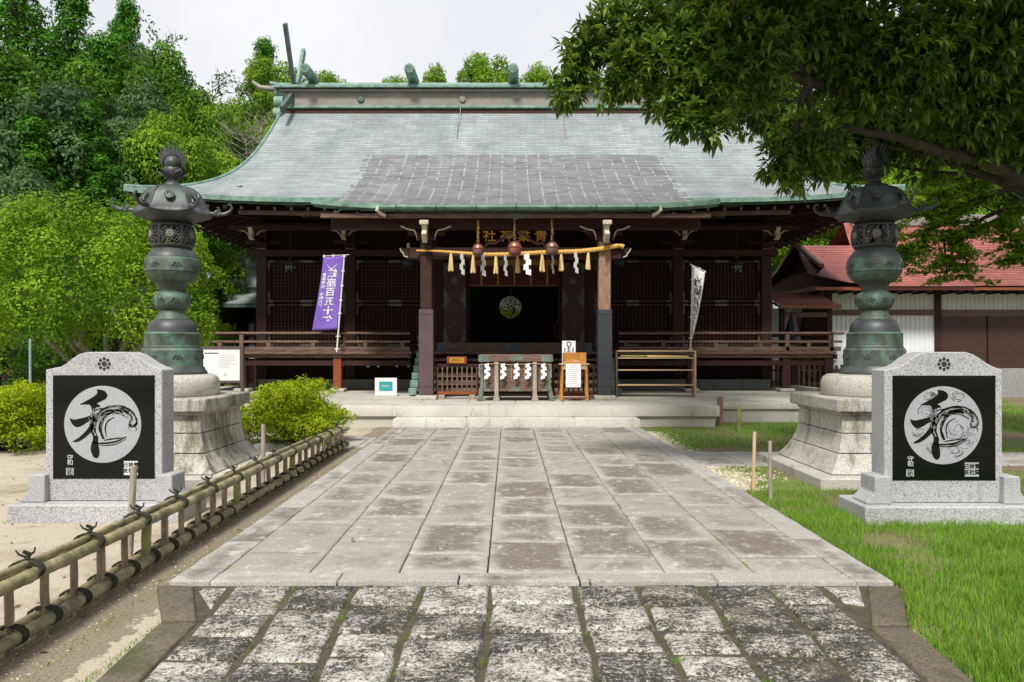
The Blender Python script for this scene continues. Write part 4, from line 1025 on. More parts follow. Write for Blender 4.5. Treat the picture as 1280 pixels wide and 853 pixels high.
# table with fortune slips
tx = xat(717.5, 16.95); t = thing('slip_table', 'narrow wooden table with yellow legs right of the offering box', 'table', (XC+tx, 16.95, .43))
wpart(MB().box(-.33, .33, -.17, .17, .80, .825), 'tabletop', 'wood_pale', t, bevel=.004)
for sx in (-1, 1):
    for sy in (-1, 1): wpart(MB().beam((sx*.26, sy*.13, .80), (sx*.285, sy*.15, 0), .04, .04), 'leg', 'wood_gold', t, bevel=.005)
wpart(MB().box(-.26, .26, -.145, -.12, .06, .09), 'stretcher', 'wood_red', t)
wpart(MB().box(-.26, .26, -.14, .13, .70, .80), 'apron', 'wood_pale', t)
t = thing('wooden_slip_box', 'golden wooden box full of paper slips standing on the narrow table', 'box', (XC+tx+.0, 16.97, .43+.826))
m = MB(); m.box(-.24, .26, .10, .12, 0, .24).box(-.24, -.225, -.12, .10, 0, .24).box(.245, .26, -.12, .10, 0, .24).box(-.225, .245, -.12, -.105, 0, .05).box(-.225, .245, -.105, .10, 0, .015).box(.10, .115, -.10, .10, .02, .24).box(.115, .245, -.12, -.105, .05, .24)
bx_ = wpart(m, 'box_case', 'wood_gold', t)
m = MB()
for k in range(26): m.cbox((rnd.uniform(-.20, .08), rnd.uniform(-.10, .08), .025+.03*rnd.random()), (.09, .02, .004), Matrix.Rotation(rnd.uniform(0, PI), 3, 'Z') @ Matrix.Rotation(rnd.uniform(-.5, .5), 3, 'X'))
wpart(m, 'paper_slips', 'paper', t)
t = thing('fortune_sign', 'white upright card with black emblem and writing behind the golden box', 'sign', (XC+tx-.10, 17.12, .43+.826))
sg = wpart(MB().box(-.15, .15, -.006, .006, .0, .50), 'card', 'paper', t)
text_mesh('letters', 'おみく', .085, 'ink', sg, Matrix.Translation((.0, -.008, .27)) @ FACE, vert=True, lspace=.85, bold=.002)
m = MB(); m.tube([(.045*math.cos(a), -.009, .43+.045*math.sin(a)) for a in [PI*1.6+1.8*PI*i/16-PI*.0 for i in range(17)]], .010, 5); wpart(m, 'emblem', 'ink', sg)
for x in (-.09, .09): text_mesh('letters', '運勢開運厄除', .035, 'ink', sg, Matrix.Translation((x, -.008, .24)) @ FACE, vert=True, lspace=1.0)
wpart(MB().beam((0, .01, .25), (0, .09, .0), .02, .01), 'easel_leg', 'wood_pale', t)
t = thing('paper_notice', 'white sheet of small print hanging from the front of the narrow table', 'notice', (XC+tx-.03, 16.77, .43))
pn = wpart(MB().box(-.165, .165, -.002, .002, .31, .82), 'sheet', 'paper', t)
m = MB()
MT['faint'] = M('faint_grey_print', (.40, .41, .46), (.36, .37, .42), 3, .7, bmp=0)
for k in range(11):
    z = .77-k*.042; w = rnd.uniform(.08, .14)
    for j in range(int(w*2/.018)): m.box(-w+j*.018, -w+j*.018+.013, -.0045, -.0025, z, z+.012)
wpart(m, 'small_print', 'faint', pn)
# shelf right of the porch
sx0, sx1 = xat(770, 18.6), xat(867.5, 18.6); Ys = 18.6
t = thing('shoe_shelf', 'open wooden shelf with three boards standing right of the porch', 'shelf', (XC+(sx0+sx1)/2, Ys, .42)); w = (sx1-sx0)/2
for s in (-1, 1): wpart(MB().box(s*w-.02, s*w+.02, -.15, .15, .0 if s > 0 else .0, 1.11), 'side_panel', 'wood_pale' if s > 0 else 'wood_worn', t, bevel=.003)
for z in (.27, .63, .92, 1.09): wpart(MB().box(-w+.02, w-.02, -.15, .15, z, z+.025), 'shelf_board', 'wood_pale', t, bevel=.003)
t = thing('bamboo_pole', 'green and straw coloured bamboo pole lying on the upper shelf board', 'bamboo pole', (XC+(sx0+sx1)/2, Ys-.06, .42+.945+.035))
m = MB(); m.tube([(-w+.10, 0, 0), (-.2, 0, .0)], .033, 10); wpart(m, 'green_half', 'mossgreen' if False else 'bamboo_green', t, smooth=True)
m = MB(); m.tube([(-.2, 0, 0), (w-.15, 0, -.012)], [.033, .022], 10); wpart(m, 'straw_half', 'straw', t, smooth=True)
# white display panel left of the porch
t = thing('display_panel', 'white square panel with a teal picture leaning under the veranda', 'panel', (XC+xat(482.5, 18.9), 18.9, .42))
p1 = wpart(MB().box(-.27, .27, -.02, .02, 0, .44), 'panel_board', 'white', t, bevel=.006); wpart(MB().box(-.165, .165, -.025, -.0205, .12, .35), 'teal_picture', 'teal', p1)
text_mesh('letters', '青葉神社', .05, 'white', p1, Matrix.Translation((0, -.027, .235)) @ FACE)
wpart(MB().beam((0, .02, .35), (0, .16, 0), .03, .012), 'support_leg', 'wood', t)
# small white bulbs under the veranda
k = 0
for px in (428, 460, 473, 496, 511, 782, 799, 835):
    Yb = 21.2 if px < 600 else 18.9
    p = at(px, 457 if px < 600 else 458, Yb)
    if px == 428: pb = thing('small_lamp_bulb', 'small white bulb dangling under the veranda edge', 'bulb', p, group='small white bulbs under the veranda floor'); wpart(MB().lathe([(.01, .06), (.025, .04), (.04, 0), (.035, -.03), (.01, -.05)], 10), 'glass', 'white', pb, smooth=True); wpart(MB().tube([(0, 0, .05), (0, 0, .20)], .012, 5), 'cord', 'iron', pb)
    elif px < 600: c = copy_tree(pb); c.location = p
# banners
def banner(px0, py0, px1, py1, Y, w, hgt, mat, lab, txt, small, inkmat, side, txtmir, sway, folds):
    """pole from base (px0,py0) to top (px1,py1); cloth hangs on one side"""
    a, b = at(px0, py0, Y), at(px1, py1, Y)
    t = thing('nobori_banner', lab, 'banner', a)
    d = b-a; wpart(MB().tube([(0, 0, 0), tuple(d*.5), tuple(d)], .022, 8), 'pole', 'white', t, smooth=True)
    arm = Vector((side*(w+.05), 0, -.03 if side < 0 else -.17)); tp = d
    wpart(MB().tube([tuple(tp-arm*.22*(1 if side < 0 else 1)), tuple(tp+arm)], .010, 6), 'cross_arm', 'white', t)
    m = MB(); nxx, nz_ = 14, 30
    def cl(u, v):           # u 0 at the pole, v 0 top
        top = tp+Vector((side*.03, 0, -.03))*1.0+arm*u*.97
        ww = w*(1-sway[1]*v)
        p = tp+d.normalized()*(-hgt*v)+Vector((side*(.03+ww*u)+sway[0]*v*v*u, 0, arm.z*u*(1-v*.3)))
        p.y += folds*math.sin(u*5+v*4)*(v**.8)+folds*.8*math.sin(u*3-v*7)*v
        p.z += -.03+(sway[2]*u*v*v)
        return p
    for j in range(nz_+1):
        for i in range(nxx+1): m.v.append(tuple(cl(i/nxx, j/nz_)))
    for j in range(nz_):
        for i in range(nxx): q = j*(nxx+1)+i; m.f.append((q, q+1, q+nxx+2, q+nxx+1))
    c = wpart(m, 'cloth', mat, t, smooth=True)
    c.data.set_sharp_from_angle(angle=R(180)); md = c.modifiers.new('s', 'SOLIDIFY'); md.thickness = .003
    def onto(name, body, size, u, v, ls):
        o = text_mesh(name, body, size, inkmat, c, Matrix.Identity(4), vert=True, lspace=ls, bold=size*.02, ext=0)
        for vv in o.data.vertices:
            x, y = vv.co.x, vv.co.y
            if txtmir: x = -x
            uu = u+side*x/w; v2 = v-y/hgt; vv.co = cl(uu, v2)+Vector((0, -.012, 0))
    onto('letters', txt, hgt*.125, .46 if side < 0 else .40, .555, 1.02)
    onto('small_letters', small, hgt*.052, .84 if side < 0 else .76, .46, 1.02)
    m = MB(); pts = [cl(.28+.5*i/10, .10+.065*math.sin(PI*i/10))+Vector((0, -.006, 0)) for i in range(11)]
    m.tube(pts, [.004+.012*math.sin(PI*i/10) for i in range(11)], 5); wpart(m, 'crescent_mark', inkmat, c)
    for v in [.02, .22, .42, .62, .80]:
        q = cl(0, v); qq = tp+d.normalized()*(-hgt*v)
        wpart(MB().box(qq.x-.04, qq.x+.04, -.028, .028, qq.z-.018, qq.z+.018), 'loop', 'white', t)
    for u in (.5, .97): q = cl(u, 0); wpart(MB().box(q.x-.02, q.x+.02, -.015, .015, q.z-.01, q.z+.06), 'loop', 'white', t)
    for f in (.03, .16): q = a+d*0+d*f; q = d*f; wpart(MB().tube([(q.x-.06, .0, q.z), (q.x+.06, 0, q.z)], .012, 5), 'tie', 'white', t)
banner(421, 440, 430.5, 319, 20.25, .52, 1.93, 'purple', 'purple banner with white mirrored writing tied to the left veranda railing', '鎮座百五十年', '青葉神社 令和六年', 'white', -1, True, (-.10, -.12, -.02), .03)
banner(863, 440, 866, 332, 20.25, .29, 1.70, 'cloth_white', 'narrow white banner with black writing tied to the right veranda railing', '鎮座百五十年', '青葉神社 令和六年', 'ink', 1, False, (-.12, .55, -.10), .03)
# information board left
p0, p1 = at(236, 440, 13.6), at(303, 440, 13.6)
t = thing('information_board', 'white information board in a dark frame behind the left bronze lantern', 'sign board', ((p0.x+p1.x)/2, 13.6, 0)); w = (p1.x-p0.x)/2
z0, z1 = 1.6-44*13.6/960, 1.6+2*13.6/960
bd = wpart(MB().box(-w+.04, w-.04, -.02, .02, z0+.04, z1-.04), 'board', 'white', t)
for zf_ in (z1-.045, z0): wpart(MB().box(-w, w, -.035, .03, zf_, zf_+.045), 'frame', 'sign_frame', t)
for s in (-1, 1): wpart(MB().box(s*w-.025, s*w+.025, -.036, .034, 0, z1), 'post', 'sign_frame', t)
m = MB(); m.box(-w*.4, w*.12, -.024, -.0205, z1-.13, z1-.115); wpart(m, 'heading_line', 'ink', bd)
m = MB()
for k in range(8):
    for j in range(rnd.randint(8, 15)): m.box(w*.12+j*.022-.0, w*.12+j*.022+.014, -.023, -.0205, z1-.17-k*.030, z1-.162-k*.030)
wpart(m, 'small_print', 'faint', bd)
m = MB(); m.tube([(w*.32, -.022, z0+.12), (w*.38, -.022, z0+.18), (w*.44, -.022, z0+.12)], .006, 4); wpart(m, 'mark', 'faint', bd)

# ------------------------------------------------------------------ bronze lanterns on stone pedestals
def pedestal(x, lab, pm='stone_ped'):
    t = thing('stone_pedestal', lab, 'pedestal', (x, 9.75, 0))
    m = MB(); m.box(-1.10, 1.10, -1.10, 1.10, -.05, .13); wpart(m, 'plinth', 'stone', t, bevel=.02)
    # flared body of stone courses with a chamfered corner feel
    prof = [(.865, .134), (.80, .20), (.715, .36), (.685, .50), (.665, .62), (.660, .80)]
    def rr(z):
        for (r0, a), (r1, b) in zip(prof[:-1], prof[1:]):
            if z <= b: return r0+(r1-r0)*(z-a)/(b-a)
        return prof[-1][0]
    prof = [(.91, .134), (.865, .18), (.80, .27), (.745, .38), (.705, .50), (.685, .62), (.675, .80)]
    cz = [.134, .36, .59, .80]
    for k in range(3):
        z0, z1 = cz[k]+.005, cz[k+1]-.005
        zz = [z0+(z1-z0)*i/6 for i in range(7)]
        nb_ = (3, 4, 3)[k]
        for side in range(4):
            ang = side*PI/2; M3 = Matrix.Rotation(ang, 4, 'Z')
            for j in range(nb_):
                u0, u1 = -1+2*j/nb_, -1+2*(j+1)/nb_
                m = MB(); b = 0
                for z in zz:
                    r = rr(z); g_ = .006
                    xa, xb = u0*r+(g_ if j else 0), u1*r-(g_ if j < nb_-1 else 0)
                    ia, ib = max(xa, -r+.15) if j == 0 else xa, min(xb, r-.15) if j == nb_-1 else xb
                    m.v += [tuple(M3 @ Vector(q)) for q in ((xa, -r, z), (xb, -r, z), (ib, -r+.15, z), (ia, -r+.15, z))]
                for i in range(6):
                    for q in range(4): a = 4*i; m.f.append((a+q, a+(q+1) % 4, a+4+(q+1) % 4, a+4+q))
                m.f += [(3, 2, 1, 0), (24, 25, 26, 27)]
                wpart(m, 'stone_block', pm, t, bevel=.004)
    m = MB(); m.lathe([(.80*1.0, .14), (.60, .5), (.58, .80)], 4, phase=PI/4); wpart(m, 'core', 'mortar', t)
    wpart(MB().box(-.70, .70, -.70, .70, .80, .845), 'moulding', 'stone_ped', t, bevel=.01)
    wpart(MB().box(-.775, .775, -.775, .775, .845, 1.0), 'cap_slab', pm, t, bevel=.018, seg=2)
    wpart(MB().lathe([(.60, 1.002), (.615, 1.02), (.615, 1.17), (.59, 1.23), (.54, 1.262), (.45, 1.268)], 40), 'round_base', 'stone', t, smooth=True, angle=50)
    return t
def bronze_lantern(x, lab, rot, flame):
    t = thing('bronze_lantern', lab, 'lantern', (x, 9.75, 1.268), rz=rot); t.scale = (.93, .93, 1)
    z = lambda cy: (769-cy)/2.667/98.4
    def pr(lst): return [(r_/2.667/98.4, z(cy)) for r_, cy in lst]
    wpart(MB().lathe(pr([(118, 769), (118, 762), (112, 757), (108, 748), (104, 744), (103, 742)]), 48), 'foot_ring', 'bronze', t, smooth=True, angle=30)
    lo = wpart(MB().lathe(pr([(103, 742), (103, 690), (100, 686), (97, 682)]), 48), 'lower_drum', 'bronze_green', t, smooth=True, angle=30)
    wpart(MB().lathe(pr([(94, 682), (95, 678), (93, 675), (92, 640), (94, 636), (88, 632), (86, 630)]), 48), 'middle_drum', 'bronze_green', t, smooth=True, angle=30)
    wpart(MB().lathe(pr([(84, 632), (82, 618), (78, 604), (74, 600), (70, 592), (58, 588)]), 48), 'lotus_dome', 'bronze', t, smooth=True, angle=50)
    wpart(MB().lathe(pr([(60, 589), (60, 585), (52, 578), (46, 566), (44, 556)]), 48), 'flared_neck', 'bronze_green', t, smooth=True, angle=60)
    kn = wpart(MB().lathe(pr([(44, 557), (54, 551), (61, 540), (63, 525), (61, 511), (54, 500), (44, 495)]), 48), 'knot_ball', 'bronze_green', t, smooth=True, angle=60)
    wpart(MB().lathe(pr([(44, 496), (44, 486), (47, 478), (50, 470), (62, 462), (70, 458)]), 48), 'neck', 'bronze', t, smooth=True, angle=60)
    wpart(MB().lathe(pr([(66, 464), (80, 450), (88, 438), (90, 434), (86, 432)]), 48), 'lotus_bowl', 'bronze_green', t, smooth=True, angle=60)
    up_ = wpart(MB().lathe(pr([(86, 434), (91, 430), (91, 392), (89, 388), (86, 385)]), 48), 'upper_drum', 'bronze_green', t, smooth=True, angle=30)
    wpart(MB().lathe(pr([(86, 388), (84, 378), (76, 368), (68, 358), (60, 352), (50, 350)]), 48), 'upper_shoulder', 'bronze', t, smooth=True, angle=60)
    # openwork fire chamber
    m = MB(); nu, nv = 180, 26
    z0, z1 = z(352), z(268)
    def cr(v): return (62+16*math.sin(PI*min(1, max(0, v))**.9)**.55 if 0 < v < 1 else 62)/2.667/98.4
    for j in range(nv+1):
        for i in range(nu): v = j/nv; a = 2*PI*i/nu; m.v.append((cr(v)*math.cos(a), cr(v)*math.sin(a), z0+(z1-z0)*v))
    def hole(i, j):
        v = (j+.5)/nv
        if v < .12 or v > .88: return False
        u = ((i+.5)/nu*6) % 1
        if u < .07 or u > .93: return False
        dx, dy = (u-.5)*1.15, (v-.5)
        r = math.hypot(dx, dy); a = math.atan2(dy, dx)
        if r < .21: return abs(math.sin(a*4)) < .28 and .10 < r < .18
        s = math.sin(9*dx+5*math.sin(7*dy)+1.3)*math.cos(8.5*dy+4*math.sin(8*dx))
        return r > .24 and abs(s) > .30
    for j in range(nv):
        for i in range(nu):
            if not hole(i, j): a = j*nu+i; b = j*nu+(i+1) % nu; m.f.append((a, b, b+nu, a+nu))
    fc = wpart(m, 'fire_chamber', 'bronze', t, smooth=True, recalc=False); md = fc.modifiers.new('s', 'SOLIDIFY'); md.thickness = .022; md.offset = -1
    wpart(MB().lathe([(.24, z0-.004), (.24, z0+.02)], 40), 'chamber_floor', 'bronze', fc, smooth=True)
    for k in range(6):
        a = 2*PI*(k+.5)/6; m = MB()
        for q in range(8): b = 2*PI*q/8; m.sphere((.032*math.cos(b), 0, .032*math.sin(b)), .016, 8, 5, (1, .6, 1))
        m.sphere((0, 0, 0), .016, 8, 5)
        rz = Matrix.Rotation(a-PI/2+PI, 3, 'Z')
        m.v = [tuple(rz @ Vector(q)+Vector((.300*math.cos(a), .300*math.sin(a), (z0+z1)/2))) for q in m.v]
        wpart(m, 'chrysanthemum_boss', 'patina_tan', fc, smooth=True)
    # hexagonal roof
    prof = [(62, 268), (90, 258), (126, 246), (133, 241), (132, 236), (124, 227), (112, 212), (104, 196), (96, 179), (85, 164), (69, 153), (52, 147), (38, 144), (28, 142)]
    m = MB(); N = 48; b = 0
    for r_, cy in prof:
        r0 = r_/2.667/98.4
        for k in range(N):
            a = 2*PI*k/N; seg = (a/(PI/3)) % 1
            f = math.cos(PI/6)/math.cos((seg-.5)*PI/3)      # hexagon
            blend = 1.0 if r_ > 100 else .75
            rad = r0*(1+(f-1)*blend)*1.03
            lift_ = .035*(abs(seg-.5)*2)**3 if r_ >= 130 else 0
            m.v.append((rad*math.cos(a), rad*math.sin(a), z(cy)+lift_))
    for i in range(len(prof)-1):
        for k in range(N): m.f.append((i*N+k, i*N+(k+1) % N, (i+1)*N+(k+1) % N, (i+1)*N+k))
    m.f += [tuple(range(N-1, -1, -1)), tuple((len(prof)-1)*N+k for k in range(N))]
    rf = wpart(m, 'lantern_roof', 'bronze', t, smooth=True, angle=32)
    for k in range(6):
        a = k*PI/3; ca, sa = math.cos(a), math.sin(a)
        def rp(r, h): return (r*ca, r*sa, h)
        wpart(MB().tube([rp((p_[0]/2.667/98.4)*1.02*1.0+.004, z(p_[1])+.004+(.035 if p_[0] >= 130 else 0)) for p_ in prof[3:-1]], .009, 6), 'roof_rib', 'bronze', rf, smooth=True)
        e = z(237)+.035
        wpart(MB().tube([rp(.48, e), rp(.58, e-.012), rp(.67, e+.0), rp(.735, e+.035), rp(.765, e+.085), rp(.745, e+.125), rp(.717, e+.128), rp(.705, e+.105)], [.024, .026, .023, .020, .018, .015, .013, .008], 8), 'curled_corner', 'bronze', rf, smooth=True)
        wpart(MB().tube([rp(.56, e+.02), rp(.60, e+.05), rp(.585, e+.085), rp(.565, e+.07)], [.022, .018, .013, .008], 6).sphere(rp(.56, e+.012), .035, 8, 6).sphere(rp(.61, e+.0), .03, 8, 6), 'corner_leaf', 'bronze', rf, smooth=True)
        b = a+PI/6
        m = MB(); m.lathe([(.001, 0), (.062, 0), (.066, .006), (.062, .012), (.050, .006), (.048, .006), (.035, .010), (.025, .004), (.001, .006)], 20)
        tilt = Matrix.Rotation(b, 3, 'Z') @ Matrix.Rotation(R(58), 3, 'Y')
        m.v = [tuple(tilt @ Vector(q)+Vector((.378*math.cos(b), .378*math.sin(b), z(188)))) for q in m.v]
        wpart(m, 'crest', 'bronze', rf, smooth=True, angle=25)
    wpart(MB().lathe(pr([(34, 146), (31, 140), (24, 133), (18, 128), (16, 118)]), 24), 'finial_neck', 'bronze', t, smooth=True)
    lot = wpart(MB().lathe(pr([(15, 122), (26, 116), (33, 104), (34, 92), (30, 84), (18, 82)]), 24), 'lotus_cup', 'bronze', t, smooth=True)
    for k in range(5):
        a = 2*PI*k/5+.3; m = MB(); r = .155
        vs = [(.10, -.05, z(112)), (.10, .05, z(112)), (.15, .05, z(102)), (.15, -.05, z(102)), (.20, 0, z(92))]
        m.add(vs, [(0, 1, 2, 3), (3, 2, 4)]); rz = Matrix.Rotation(a, 3, 'Z'); m.v = [tuple(rz @ Vector(q)) for q in m.v]
        o = wpart(m, 'petal', 'bronze', lot); md = o.modifiers.new('s', 'SOLIDIFY'); md.thickness = .012
    wpart(MB().sphere((0, 0, z(68)), .108, 20, 14, (1, 1, .95)), 'jewel', 'bronze', t, smooth=True)
    # flames round the jewel
    def flames(rot2):
        m = MB()
        for k in range(11):
            a = PI*(.02+.96*k/10); base = .125; hgt = .095+.05*math.sin(a); w = .022
            c = (base*math.cos(a), base*math.sin(a)); o_ = (math.cos(a)*.8, math.sin(a)*.6+.6)
            tip = (c[0]+o_[0]*hgt*.75, c[1]+o_[1]*hgt)
            px_, pz_ = -math.sin(a)*w, math.cos(a)*w
            m.prism([(c[0]-px_, c[1]-pz_), (c[0]*1.25-px_*1.1, c[1]*1.3-pz_*1.1+.012), tip, (c[0]*1.22+px_*.8, c[1]*1.25+pz_*.8+.006), (c[0]+px_, c[1]+pz_)], -.009, .009)
        m.tube([(.13*math.cos(a), 0, .125*math.sin(a)) for a in [-.3+(PI+.6)*i/20 for i in range(21)]], .012, 6)
        rz = Matrix.Rotation(rot2, 3, 'Z'); m.v = [tuple(rz @ Vector(q)+Vector((0, 0, z(70)))) for q in m.v]
        wpart(m, 'flame_halo', 'bronze', t)
    for f_ in flame: flames(f_)
    # relief ornaments on the drums
    for (par, rr_, cy) in ((lo, .394, 712), (up_, .349, 410), (kn, .240, 525)):
        n = 8
        for k in range(n):
            a = 2*PI*(k+.3)/n; m = MB()
            for q in range(5):
                bb = 2*PI*q/5+k; m.sphere((.028*math.cos(bb)*1.5, 0, .024*math.sin(bb)), .016, 6, 4, (1.3, .5, .9))
            m.sphere((0, 0, 0), .014, 6, 4)
            rz = Matrix.Rotation(a+PI/2, 3, 'Z'); m.v = [tuple(rz @ Vector(q)+Vector((rr_*math.cos(a), rr_*math.sin(a), z(cy)))) for q in m.v]
            wpart(m, 'relief_flower', 'bronze', par, smooth=True)
    return t
pedestal(-4.32, 'stone pedestal with flared block base under the left bronze lantern, stained and mossy', 'stone_ped_left')
pedestal(4.62, 'pale stone pedestal with flared block base under the right bronze lantern')
bronze_lantern(-4.27, 'tall dark bronze lantern on the left pedestal, its flame finial a wide fan', R(18), (R(2),))
bronze_lantern(4.64, 'tall greenish bronze lantern on the right pedestal, shaded by the overhanging tree', R(40), (R(88), R(30)))

# ------------------------------------------------------------------ granite monuments with engraved black stone
S6 = 626.0
A_ = [(345,262),(375,264),(400,275),(412,297),(402,318),(370,334),(345,345),(362,352),(372,366),(345,366),(334,384),(326,402),(318,378),(310,352),(280,350),(243,353),(285,330),(325,308),(350,288),(352,275)]
B_ = [(188,430),(215,440),(255,432),(300,420),(322,408),(372,392),(356,420),(330,455),(322,440),(290,455),(262,475),(235,485),(215,478),(198,458)]
C_ = [(322,438),(347,452),(336,485),(318,510),(280,545),(240,570),(200,572),(250,540),(290,500),(312,465)]
D_ = [(328,530),(358,536),(355,580),(365,620),(362,655),(345,668),(325,655),(312,620),(315,585),(325,560)]
def monument(x, Yc, lab, swirl):
    t = thing('granite_monument', lab, 'monument', (x, Yc, 0))
    wpart(MB().box(-.80, .80, -.30, .28, -.05, .165), 'base_step', 'granite', t, bevel=.012)
    X = lambda c: (c-387)/S6
    Z = lambda c: 1.343-(c-180)/S6
    fy = -.13
    top = [(X(45), Z(148)), (X(130), Z(130)), (X(165), Z(112)), (X(200), Z(82)), (X(240), Z(57)), (X(285), Z(44)), (X(520), Z(44)), (X(560), Z(58)), (X(600), Z(82)), (X(640), Z(110)), (X(680), Z(130)), (X(727), Z(148))]
    poly = [(X(45), .167)]+top+[(X(727), .167)]
    sl = wpart(MB().prism(poly, fy, .13), 'granite_slab', 'granite', t, bevel=.008)
    for s in (-1, 1):
        xx = s*.545
        m = MB(); m.prism([(xx+s*.205, .167), (xx+s*.20, .19), (xx+s*.125, .27), (xx+s*.12, .41), (xx+s*.11, .42), (xx-s*.03, .42), (xx-s*.03, .167)], fy-.07, fy+.22); wpart(m, 'side_wing', 'granite', t, bevel=.008)
    bl = wpart(MB().box(X(90), X(685), fy-.006, fy-.0005, Z(785), Z(180)), 'black_panel', 'black_stone', t)
    dx = 0
    y0, y1 = fy-.0085, fy-.0065
    m = MB(); m.prism([(X(382)+.360*math.cos(a), Z(467)+.360*math.sin(a)) for a in [2*PI*i/72 for i in range(72)]], y0, y1); dk = wpart(m, 'engraved_disc', 'etched', bl)
    m = MB(); yy0, yy1 = fy-.0105, fy-.0088
    for P_ in (A_, B_, C_, D_):
        # smooth the polygon outline a little
        q = []
        for i in range(len(P_)):
            a, b = P_[i], P_[(i+1) % len(P_)]; q += [(a[0]*.8+b[0]*.2, a[1]*.8+b[1]*.2), (a[0]*.2+b[0]*.8, a[1]*.2+b[1]*.8)]
        m.prism([(X(a), Z(b)) for a, b in q], yy0, yy1)
    wpart(m, 'brush_stroke', 'black_stone', dk)
    def ribbon(m, pts, ws, y=yy0):
        n = len(pts); L_, R_ = [], []
        for i in range(n):
            a = Vector(pts[max(0, i-1)]); b = Vector(pts[min(n-1, i+1)]); d = (b-a).normalized() if (b-a).length > 0 else Vector((1, 0)); nn = Vector((-d.y, d.x))
            w = ws[i] if isinstance(ws, (list, tuple)) else ws
            p = Vector(pts[i]); L_.append(p+nn*w/2); R_.append(p-nn*w/2)
        b = len(m.v)
        for a, c in zip(L_, R_): m.v += [(X(a.x), y, Z(a.y)), (X(c.x), y, Z(c.y))]
        for i in range(n-1): q = b+2*i; m.f.append((q, q+1, q+3, q+2))
    def curve(ctrl, n=24):
        out = []
        for s_ in range(len(ctrl)-1):
            p0 = Vector(ctrl[max(0, s_-1)]); p1 = Vector(ctrl[s_]); p2 = Vector(ctrl[s_+1]); p3 = Vector(ctrl[min(len(ctrl)-1, s_+2)])
            for i in range(n//(len(ctrl)-1)+1):
                tt = i/(n//(len(ctrl)-1)+1); out.append(.5*((2*p1)+(-p0+p2)*tt+(2*p0-5*p1+4*p2-p3)*tt**2+(-p0+3*p1-3*p2+p3)*tt**3))
        out.append(Vector(ctrl[-1])); return out
    rr = random.Random(3 if swirl else 5)
    m = MB()
    arcs = [([(335,545),(318,500),(335,440),(375,385),(440,362),(510,368),(560,400),(582,445),(572,475)], 14), ([(388,552),(368,490),(392,425),(440,390),(500,385),(545,412),(552,448)], 22), ([(352,545),(338,490),(356,425),(400,392),(450,382),(500,400)], 12), ([(330,530),(340,470),(370,420),(420,402),(480,404),(530,430)], 9), ([(405,540),(398,490),(412,450),(450,425)], 8), ([(548,440),(540,465),(552,478),(575,470),(585,450)], 15), ([(320,572),(370,578),(430,574),(480,560),(522,538)], 10), ([(345,585),(400,590),(460,582),(520,552)], 6), ([(390,560),(440,552),(500,545)], 8), ([(300,440),(318,405),(350,380),(385,372)], 7), ([(305,470),(322,430),(352,402)], 6), ([(530,490),(550,470),(580,490),(575,505)], 5)]
    for ctrl, w in arcs:
        pts = curve(ctrl); ribbon(m, pts, [w*(.55+.45*math.sin(PI*i/(len(pts)-1)))*rr.uniform(.75, 1.2) for i in range(len(pts))])
    wpart(m, 'ink_splash', 'black_stone', dk, recalc=False)
    m = MB()
    for k in range(60):      # fine light lines cut through the dark splash
        a = rr.uniform(PI*.95, PI*2.05); rad = rr.uniform(75, 125); cx_, cy_ = 460, 485
        pts = [Vector((cx_+rad*1.05*math.cos(a+.02*i), cy_+rad*math.sin(a+.02*i))) for i in range(rr.randint(6, 16))]
        ribbon(m, pts, rr.uniform(1.2, 2.6), yy0-.0012)
    wpart(m, 'cut_line', 'etched', dk, recalc=False); m = MB()
    for k in range(26):
        x0 = rr.uniform(300, 380); z0_ = rr.uniform(370, 470); ribbon(m, curve([(x0, z0_), (x0+rr.uniform(-10, 14), z0_+10), (x0+rr.uniform(-5, 10), z0_+22)], 8), 2.2, yy0-.0012)
    wpart(m, 'cut_line', 'etched', dk, recalc=False)
    if swirl:
        m = MB()
        for k in range(230):
            cx_, cy_, R0 = rr.choice([(455, 490, 62), (470, 300, 45), (290, 390, 50), (250, 500, 45), (520, 560, 60), (300, 300, 40), (330, 600, 40), (450, 610, 45)])
            rad = rr.uniform(6, R0); a = rr.uniform(0, 2*PI)
            pts = [Vector((cx_+(rad+i*.5)*1.15*math.cos(a+.12*i), cy_+(rad+i*.5)*.85*math.sin(a+.12*i))) for i in range(rr.randint(5, 12))]
            if all((p.x-382)**2+(p.y-467)**2 < 218**2 for p in pts): ribbon(m, pts, rr.uniform(1.3, 2.4), fy-.0092)
        wpart(m, 'swirl_line', 'black_stone', dk, recalc=False)
    m = MB()
    for k in range(9):
        r_, q = (15, 0) if k == 0 else (9, 30); a = 2*PI*k/8
        c = (X(389+q*math.cos(a)), Z(113+q*math.sin(a))); m.prism([(c[0]+r_/S6*math.cos(b), c[1]+r_/S6*math.sin(b)) for b in [2*PI*i/16 for i in range(16)]], fy-.004, fy-.0005)
    wpart(m, 'nine_star_crest', 'ink', sl)
    sgm = MB(); sgm.box(X(168), X(212), y0, y1, Z(764), Z(722)); seal = wpart(sgm, 'seal', 'etched', bl)
    text_mesh('letters', '守和', .055, 'black_stone', seal, Matrix.Translation((X(190), y0-.001, Z(743))) @ FACE, vert=True, lspace=.62, ext=.0005)
    sgm = MB(); sgm.box(X(506), X(588), y0, y1, Z(764), Z(682)); seal = wpart(sgm, 'seal', 'etched_light' if not swirl else 'etched', bl)
    text_mesh('letters', '己神青\n亥社葉', .049, 'black_stone', seal, Matrix.Translation((X(547), y0-.001, Z(723))) @ FACE, lspace=1.1, ext=.0005, bold=.001)
    text_mesh('letters', '守和', .060, 'etched_light', bl, Matrix.Translation((X(192), y0-.001, Z(678))) @ FACE, vert=True, lspace=.75, ext=.0005)
    return t
